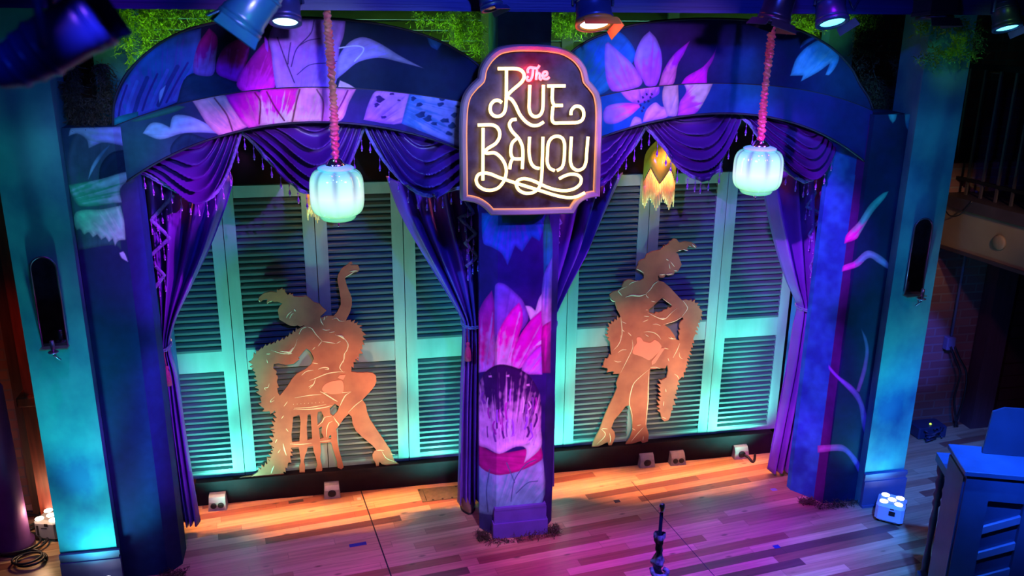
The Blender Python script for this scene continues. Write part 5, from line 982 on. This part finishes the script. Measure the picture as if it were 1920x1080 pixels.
m = MB(); m.box((0, 0, zt-.20), (1.5, .03, zt-.035), M=Mx); m.box((0, 0, 0), (.15, .03, zt-.20), M=Mx); m.box((.36, -.005, 0), (.50, .03, zt-.20), M=Mx); m.box((.85, 0, 0), (.95, .03, zt-.20), M=Mx); m.build('back_frame', M_PI, t)
for k in range(4):
    z0 = .20+k*.19; m = MB(); m.add([tuple(Mx @ Vector(v)) for v in ((.14, .006, z0), (.37, .006, z0+.11), (.37, .006, z0+.16), (.14, .006, z0+.05), (.14, .032, z0), (.37, .032, z0+.11), (.37, .032, z0+.16), (.14, .032, z0+.05))], [(0, 1, 2, 3), (7, 6, 5, 4), (0, 4, 5, 1), (1, 5, 6, 2), (2, 6, 7, 3), (3, 7, 4, 0)]); m.build('diagonal_brace', mat('piano_brace', rgb(120, 130, 180), .45), t)
m = MB(); m.box((.02, dd, .94), (1.5, .66, 1.0), M=Mx); m.build('keybed', M_PI, t)
for lx in (.06, 1.42):
    m = MB(); q = Mx @ Vector((lx, .61, 0)); m.lathe([(.036, .0), (.038, .05), (.022, .08), (.026, .16), (.018, .3), (.026, .50), (.018, .60), (.032, .63), (.02, .66), (.032, .70), (.02, .74), (.034, .80), (.02, .84), (.036, .88), (.036, .94)], (q.x, q.y, 0), 20); m.build('turned_leg', M_PI, t)
m = MB(); m.box((-.012, .02, .02), (.0, dd*.96, zt-.06), M=Mx); m.box((0, dd, 0), (.06, .58, .09), M=Mx); m.build('side_panel', M_PI, t)
m = MB(); pv = [(.16, dd*.75, zt+.002), (1.45, dd*.75, zt+.002), (1.45, dd*.95, zt+.30), (.27, dd*.95, zt+.30), (.20, dd*.93, zt+.27)]
vs = [tuple(Mx @ Vector(v)) for v in pv]+[tuple(Mx @ (Vector(v)+Vector((0, .018, 0)))) for v in pv]; m.add(vs, [(0, 1, 2, 3, 4), (9, 8, 7, 6, 5)]+[(i, 5+i, 5+(i+1) % 5, (i+1) % 5) for i in range(5)]); m.build('music_shelf', mat('piano_shelf_dark', rgb(40, 50, 80), .4), t)
# ================================================================ RIGHT SIDE: BALCONY, POST, BRICK
dirb = Vector((math.sin(math.radians(-9.1)), math.cos(math.radians(-9.1)), 0)); P0 = Vector(onY(1762, 457, 7.05)); nb = Vector((dirb.y, -dirb.x, 0))
Mb = Matrix(((-dirb.x, nb.x, 0, P0.x), (-dirb.y, nb.y, 0, P0.y), (0, 0, 1, P0.z), (0, 0, 0, 1)))
t = thing('balcony', 'mezzanine balcony with pale fascia board and dark railing at right', 'balcony', tuple(P0), None)
m = MB(); m.box((-.2, 0, 0), (3.2, .05, .36), M=Mb); m.build('fascia', mat('fascia_board', rgb(150, 135, 110), .6, var=.25, vs=3), t)
m = MB(); m.box((-.2, -.03, .36), (3.2, 1.5, .46), M=Mb); m.box((-.2, -.02, -.03), (3.2, .05, 0), M=Mb); m.build('ledge', mat('ledge_dark', rgb(70, 60, 70), .5), t)
m = MB(); q = Mb @ Vector((.62, -.005, .17)); m.lathe([(.005, .022), (.05, .022), (.062, .012), (.068, 0)], (0, 0, 0), 32, 0, Mb @ Matrix.Translation((.62, 0, .17)) @ Matrix.Rotation(PI/2, 4, 'X')); m.build('medallion', mat('fascia_board', rgb(150, 135, 110), .6), t)
m = MB(); m.box((-.2, .12, .58), (3.2, .15, .61), M=Mb); m.box((-.2, .12, 1.55), (3.2, .16, 1.60), M=Mb); m.build('rail', dkmetal, t)
for k in range(13):
    m = MB(); x_ = k*.16-.1; m.box((x_, .125, .46), (x_+.02, .145, 1.56), M=Mb); m.build('baluster', mat('baluster_dark', (.10, .09, .10), .5), t)
m = MB(); pc_ = [tuple(Mb @ Vector(v)) for v in ((.02, -.04, .47), (.05, -.05, .33), (.12, -.05, .29), (.22, -.05, .33), (.3, -.03, .46))]; m.tube(catmull(pc_, 6), .006, 6); tag(m.build('loose_cable', mat('cable_black', (.02, .02, .025), .35)), 'black cable drooping over the balcony fascia', 'cable')
m = MB(); p_ = Mb @ Vector((.75, .6, .47)); m.box((p_.x, p_.y, p_.z), (p_.x+.35, p_.y+.3, p_.z+.45), bev=.02); m.build('x', M_L1).name = 'equipment_case'
o = bpy.data.objects['equipment_case']; tag(o, 'dark blue equipment case standing on the balcony', 'equipment case'); WLOC['equipment_case'] = o.location.copy()
m = MB(); p_ = onY(1870, 137, 7.05); m.lathe([(.004, .06), (.01, .05), (.03, .035), (.06, 0)], p_, 20); m.tube([(p_[0], p_[1], p_[2]+.05), (p_[0], p_[1], 5.9)], .004, 5); tag(m.build('cone_pendant', mat('pendant_copper', rgb(120, 70, 50), .4, .3)), 'tiny copper cone lamp above the balcony rail', 'pendant lamp')
# brick wall (right rear), timber post, dark boards
bw = MB(); bw.box((4.75, 7.12, 0), (7.4, 7.28, 2.6)); tag(bw.build('wall_right_rear', brick_mat('wine_brick', (.30, .15, .14, 1), (.22, .11, .11, 1), (.26, .2, .2, 1)), origin=(4.75, 7.12, 0)), kind='structure')
m = MB(); a = onY(1868, 600, 7.0); m.box((a[0]-.11, 6.95, 0), (a[0]+.11, 7.11, P0.z-.06)); tag(m.build('timber_post', mat('timber_dark', rgb(90, 60, 75), .6, stretch=(6, 6, .5))), 'dark timber post on the brick wall under the balcony', 'post')
m = MB()
for k in range(18): m.box((a[0]+.18, 6.99+.004*(k % 2), k*.13+.004), (a[0]+2.2, 7.10, k*.13+.126))
tag(m.build('board_wall', mat('dark_red_boards', rgb(70, 25, 30), .7)), 'dark red boarded wall right of the timber post', 'board wall')
p_ = onY(1777, 643, 7.1); m = MB(); m.box((p_[0]-.04, 7.05, p_[2]-.06), (p_[0]+.05, 7.12, p_[2]+.07), bev=.008); t = thing('junction_box', 'small blue-lit junction box on the brick wall', 'junction box', (p_[0], 7.08, p_[2]-.06)); m.build('box', mat('junction_grey', rgb(120, 130, 170), .5), t)
m = MB(); m.tube([(p_[0]+.02, 7.09, p_[2]+.07), (p_[0]+.02, 7.09, 2.35)], .012, 8); m.build('conduit', mat('junction_grey', rgb(120, 130, 170), .5), t)
for i, (xs_, lab) in enumerate(((( 1790, 1800, 1783, 1795), 'black cable dropping from the junction box, left of two'), ((1798, 1812, 1800, 1790), 'black cable dropping from the junction box, right of two'))):
    m = MB(); m.tube(catmull([onY(xs_[0]-8, 650, 7.05), onY(xs_[0], 670, 7.03), onY(xs_[1], 700, 7.03), onY(xs_[2]+6, 750, 7.03), onY(xs_[3], 800, 7.0)], 8), .011, 7); tag(m.build('hanging_cable', mat('cable_black', (.02, .02, .025), .35)), lab, 'cable')
# pile of gear at the brick wall foot with a yellow-green indicator
q = onZ(1735, 815); t = thing('power_distribution_box', 'dark power box with a tiny yellow-green indicator lamp by the brick wall', 'power box', (q[0], q[1], 0)); m = MB(); m.box((q[0]-.14, q[1]-.09, 0), (q[0]+.16, q[1]+.1, .12), bev=.012); m.build('case', M_L1, t)
m = MB(); m.lathe([(.01, 0), (.008, .008)], (q[0]+.02, q[1]-.02, .12), 10); m.build('indicator', glowmat('indicator', (.5, .9, .05), 3), t)
for k in range(4):
    m = MB(); P = [(q[0]+.1*math.cos(s+k)+rr.uniform(-.02, .02), q[1]-.12+.05*math.sin(s*1.3+k), .02+.03*k+.02*math.sin(s*2+k)) for s in np.linspace(0, 5, 24)]; m.tube(P, .008, 6); m.build('plugged_cable', mat('cable_blue_black', rgb(50, 55, 90), .35), t)
# ================================================================ LEFT SIDE: brick, posts
bw = MB(); bw.box((-6, 7.12, 0), (-1.95, 7.28, 5)); tag(bw.build('wall_left_rear', brick_mat('umber_brick', (.26, .12, .08, 1), (.18, .08, .06, 1), (.16, .12, .1, 1)), origin=(-6, 7.12, 0)), kind='structure')
def pr(px, py, Y): return onY(px, py, Y)
a = pr(62, 700, 6.75); t = thing('timber_door_post', 'red-lit carved wooden post behind the left pylon', 'post', (a[0]-.03, 6.8, 0)); m = MB(); m.box((a[0]-.10, 6.72, 0), (a[0]+.07, 6.88, 1.05)); m.box((a[0]-.08, 6.73, 1.13), (a[0]+.05, 6.87, 4)); m.build('shaft', mat('red_brown_wood', rgb(150, 55, 35), .5, stretch=(6, 6, .6), var=.5), t)
m = MB(); m.box((a[0]-.13, 6.69, 1.05), (a[0]+.10, 6.91, 1.13), bev=.01); m.build('cap', mat('red_brown_wood', rgb(150, 55, 35), .5), t)
a = pr(32, 650, 6.95); m = MB(); m.box((a[0]-.07, 6.9, 0), (a[0]+.06, 7.08, 4)); tag(m.build('timber_post', mat('dark_brown_wood', rgb(80, 45, 35), .6, stretch=(6, 6, .5), var=.5)), 'dark brown upright timber against the left brick wall', 'post')
a = pr(10, 800, 6.5); m = MB(); m.lathe([(.13, 0), (.13, .05), (.105, .08), (.10, .6), (.095, 1.3), (.06, 1.38)], (a[0]-.07, 6.5, 0), 32); tag(m.build('bollard_column', mat('violet_column', rgb(110, 60, 140), .6)), 'round violet column at the far left edge', 'column')
# ================================================================ LIGHTS
W = bpy.data.worlds.new('world'); SC.world = W; W.use_nodes = True; W.node_tree.nodes['Background'].inputs[0].default_value = (.05, .08, .35, 1); W.node_tree.nodes['Background'].inputs[1].default_value = .04
CY = (.08, .75, 1.0); TE = (.18, 1.0, .80); GRN = (.65, 1.0, .12)
# narrow profile spots from the house on the arches: (x, z, colour, watts)
for x, z, c, e in ((-1.35, 3.0, (.25, .40, 1), 260), (-.95, 3.3, (.18, .32, 1), 420), (-.45, 3.5, (.60, .16, .9), 520), (-.05, 3.5, (.45, .50, 1), 620), (.45, 3.4, (.32, .42, 1), 520), (.85, 3.2, (.25, .40, 1), 360),
                   (1.85, 3.45, (.35, .40, 1), 560), (2.25, 3.5, (.65, .30, 1), 620), (2.75, 3.4, (.35, .18, 1), 480), (3.2, 3.4, (.10, .30, 1), 480), (3.65, 3.25, (.12, .38, 1), 460), (4.0, 2.4, (.06, .22, 1), 260)):
    spot('arch_profile', (x*.7+.4, 1.6, 4.35), (x, 5.98, z), c, e*.9, 13, .8, .08)
for z, c, e in ((2.2, (.35, .15, 1), 330), (1.5, (.95, .25, 1), 420), (.8, (.95, .35, 1), 460), (.25, (.7, .45, 1), 360)):
    spot('column_profile', (1.7, 1.2, 5.0), (1.31, 5.98, z), c, e*2.4, 9, .8, .06)
spot('column_side', (-.6, 1.6, 4.2), (1.05, 6.0, 1.2), (.75, .2, 1), 150, 14, .8, .06)
# curtains and swags, lit from steep sides so that the folds read
for x, z, c, e, a, dx in ((-1.12, 2.35, (.62, .03, 1), 560, 11, 3.2), (-1.16, 1.1, (.5, .05, 1), 420, 12, 3.2), (-.85, 2.85, (.5, .05, 1), 300, 9, 2.6), (-.15, 2.9, (.42, .05, 1), 260, 9, 2.4), (.5, 2.85, (.16, .10, 1), 300, 10, -2.6), (.82, 2.15, (.04, .22, 1), 360, 12, -2.8), (.93, .9, (.12, .16, 1), 240, 12, -2.6),
                      (1.85, 2.5, (.45, .06, 1), 520, 12, 2.6), (1.65, 1.4, (.25, .12, 1), 240, 9, 2.0), (2.4, 2.9, (.42, .05, 1), 300, 9, -2.4), (3.25, 2.85, (.40, .05, 1), 320, 10, -2.6), (3.55, 2.2, (.48, .06, 1), 620, 12, -2.8), (3.60, 1.1, (.45, .08, 1), 560, 12, -2.8), (3.62, .35, (.9, .1, .9), 460, 9, -2.6)):
    spot('drape_profile', (x+dx, 2.9, 4.2 if z > 1.5 else 3.6), (x, 6.2, z), c, e*2.4, a*1.2, .7, .03)
# floor colour pools
for x, y, c, e, a in ((-1.1, 5.9, (.34, .01, .9), 300, 30), (-.3, 5.3, (.42, .01, 1), 520, 26), (.3, 6.0, (.5, .01, .45), 200, 16), (.7, 5.4, (.45, .01, .7), 340, 24), (1.55, 5.75, (.8, .0, .4), 360, 14), (1.9, 5.4, (.4, .0, 1), 520, 14), (1.2, 5.1, (.65, .0, .7), 420, 20), (.4, 4.8, (.35, .08, 1), 420, 22), (2.3, 5.9, (.45, .01, .55), 300, 20), (2.9, 5.95, (.35, .01, .8), 260, 18), (3.3, 5.7, (.28, .02, 1), 420, 20),
                      (2.2, 5.0, (.2, .0, 1), 1200, 22), (2.9, 5.2, (.22, .0, 1), 1300, 20), (3.75, 4.9, (.03, .22, 1), 1900, 18), (3.1, 4.45, (.02, .50, 1), 1300, 15), (3.5, 5.5, (.2, 0, 1), 800, 16), (2.0, 4.6, (.12, .15, 1), 800, 18)):
    spot('floor_pool', (x, y-1.2, 5.6), (x, y, 0), c, e*1.1, a, .8, .08)
spot('floor_sage', (.9, 5.0, 4.8), (1.0, 6.25, 0), (.35, .75, .55), 60, 10, .5, .04)
# amber strips behind the arches
area('amber_left', (-.15, 6.56, 3.5), (-.15, 6.56, 0), (1, .34, .12), 13, 2.1, .05, 12)
area('amber_right', (2.75, 6.56, 3.5), (2.75, 6.56, 0), (1, .32, .13), 13, 2.1, .05, 12)
# shutters, lit from the floor behind the drapes
for (x, tx, e) in ((-1.08, -.75, 1), (.88, .60, .8), (1.70, 1.95, .8), (3.62, 3.35, 1.2)):
    spot('shutter_teal', (x+(.06 if tx > x else -.06), 6.50, .08), (tx, 6.95, .75), TE, 66*e, 120, .9, .05)
    spot('shutter_teal_high', (x, 6.52, .14), (tx, 6.93, 2.0), (.16, 1, .80), 190*e, 46, .9, .04)
for x in (-.1, 2.55):
    spot('shutter_amber', (x-.25, 6.15, .06), (x-.2, 6.95, .7), (1, .50, .27), 20, 62, .9, .04)
    spot('shutter_amber', (x+.35, 6.15, .06), (x+.35, 6.95, .7), (1, .50, .27), 26, 60, .9, .04)
    spot('shutter_amber_high', (x+.50, 6.55, .06), (x+.40, 6.93, 1.9), (1, .42, .22), 90, 36, .9, .03)
    point('sconce_glow', (x+.02, 6.68, 2.70), (1, .45, .2), 5, .04)
point('neon_the_glow', (1.30, 5.68, 3.52), (1, .01, .04), 9, .02)
spot('shutter_top_l', (-.1, 2.2, 4.2), (-.1, 6.95, 2.5), (.25, .42, .45), 9, 22, .8, .05)
spot('shutter_top_r', (2.6, 2.2, 4.2), (2.6, 6.95, 2.5), (.25, .45, .45), 9, 22, .8, .05)
spot('blue_fill_on_lamp', (-.2, .8, 4.5), (-1.0, 2.15, 3.95), (.04, .15, 1), 60, 30, .8, .05)  # added spot, only brightens the body of the nearest stage light
spot('leg_left', (-.6, 2.2, 4.2), (-1.42, 5.95, 1.2), (.02, .30, 1), 260, 20, .9, .08)
spot('sign_fill', (1.6, 1.5, 4.4), (1.31, 5.75, 3.15), (1, .62, .75), 330, 12, .7, .05)  # added spot to brighten the sign's frame and board
spot('teal_fill_on_lamp', (1.0, 2.5, 4.6), (-.25, 3.9, 3.9), (.1, .9, .8), 14, 22, .8, .05)  # added spot that turns the tilted lamp housing more teal
spot('brick_gold', (4.2, 6.3, 4.4), (4.35, 7.3, 3.65), (.9, .9, .5), 20, 60, .9, .05)
spot('moss_front', (3.9, 4.2, 4.3), (4.35, 5.8, 3.62), (.4, 1, .12), 14, 16, .9, .05)
spot('shutter_violet', (2.6, 2.2, 4.4), (3.3, 6.95, 1.75), (.22, .02, 1), 420, 14, .6, .04)
# dancers front light
spot('dancer_left', (.1, 3.0, 3.6), (-.1, 6.9, .75), (1, .44, .20), 850, 16, .9, .05)
spot('dancer_right', (2.4, 3.0, 3.6), (2.5, 6.9, .9), (1, .40, .24), 760, 16, .9, .05)
# pylon uplights
spot('uplight_right', (4.28, 5.62, .18), (4.28, 5.87, .85), (.06, .72, .85), 30, 125, 1, .04)
spot('uplight_right_beam', (4.28, 5.60, .18), (4.28, 5.87, 2.0), (.03, .66, .95), 170, 42, 1, .04)
spot('uplight_left', (-1.72, 5.62, .18), (-1.72, 5.87, .85), (.05, .75, .75), 40, 125, 1, .04)
spot('uplight_left_beam', (-1.72, 5.60, .18), (-1.72, 5.87, 2.0), (.03, .75, .80), 230, 42, 1, .04)
for z in (.8, 1.8, 2.9):
    spot('pylon_wash', (-1.2, 2.0, 4.6), (-1.75, 5.8, z), (.02, .55, .48), 130, 12, .9, .1)
    spot('pylon_wash', (3.6, 2.0, 4.6), (4.3, 5.8, z), (.04, .42, 1), 130, 12, .9, .1)
# moss
for x in (-1.0, .8, 1.7, 3.4): spot('moss_green', (x, 6.18, 3.40), (x, 6.6, 3.85), (.5, 1, .1), 14, 120, .8, .05)
spot('beam_blue', (1.3, 2.5, 4.9), (1.3, 5.4, 4.05), (.04, .08, 1), 420, 100, .9, .1)
# side areas
spot('left_red', (-2.9, 5.6, 2.4), (-2.3, 6.9, 1.0), (1, .12, .05), 20, 60, .9, .05)
point('left_uplight_glow', (-2.3, 6.5, .30), (1, .6, .3), 3, .05)
spot('left_violet', (-3.2, 5.4, 1.8), (-2.85, 6.5, .7), (.5, .05, 1), 12, 50, .9, .05)
spot('fascia_warm', (5.0, 4.6, 3.2), (5.3, 6.8, 2.1), (1, .6, .3), 60, 30, .9, .05)
spot('brick_blue', (4.6, 5.2, 2.6), (5.45, 7.1, .85), (.08, .1, 1), 300, 14, .6, .05)
spot('brick_dim', (4.8, 4.5, 3.0), (5.4, 7.1, .9), (.65, .2, .45), 34, 60, .8, .05)
spot('right_rear_floor', (4.9, 6.0, 2.0), (4.9, 6.5, 0), (1, .35, .12), 2, 60, .8, .05)
spot('floor_red_right', (5.0, 3.6, 4.6), (4.75, 5.7, 0), (1, .02, .2), 40, 12, .4, .05)
spot('piano_blue', (2.8, 2.5, 4.9), (4.7, 5.0, .9), (.02, .15, 1), 3400, 26, .8, .1)
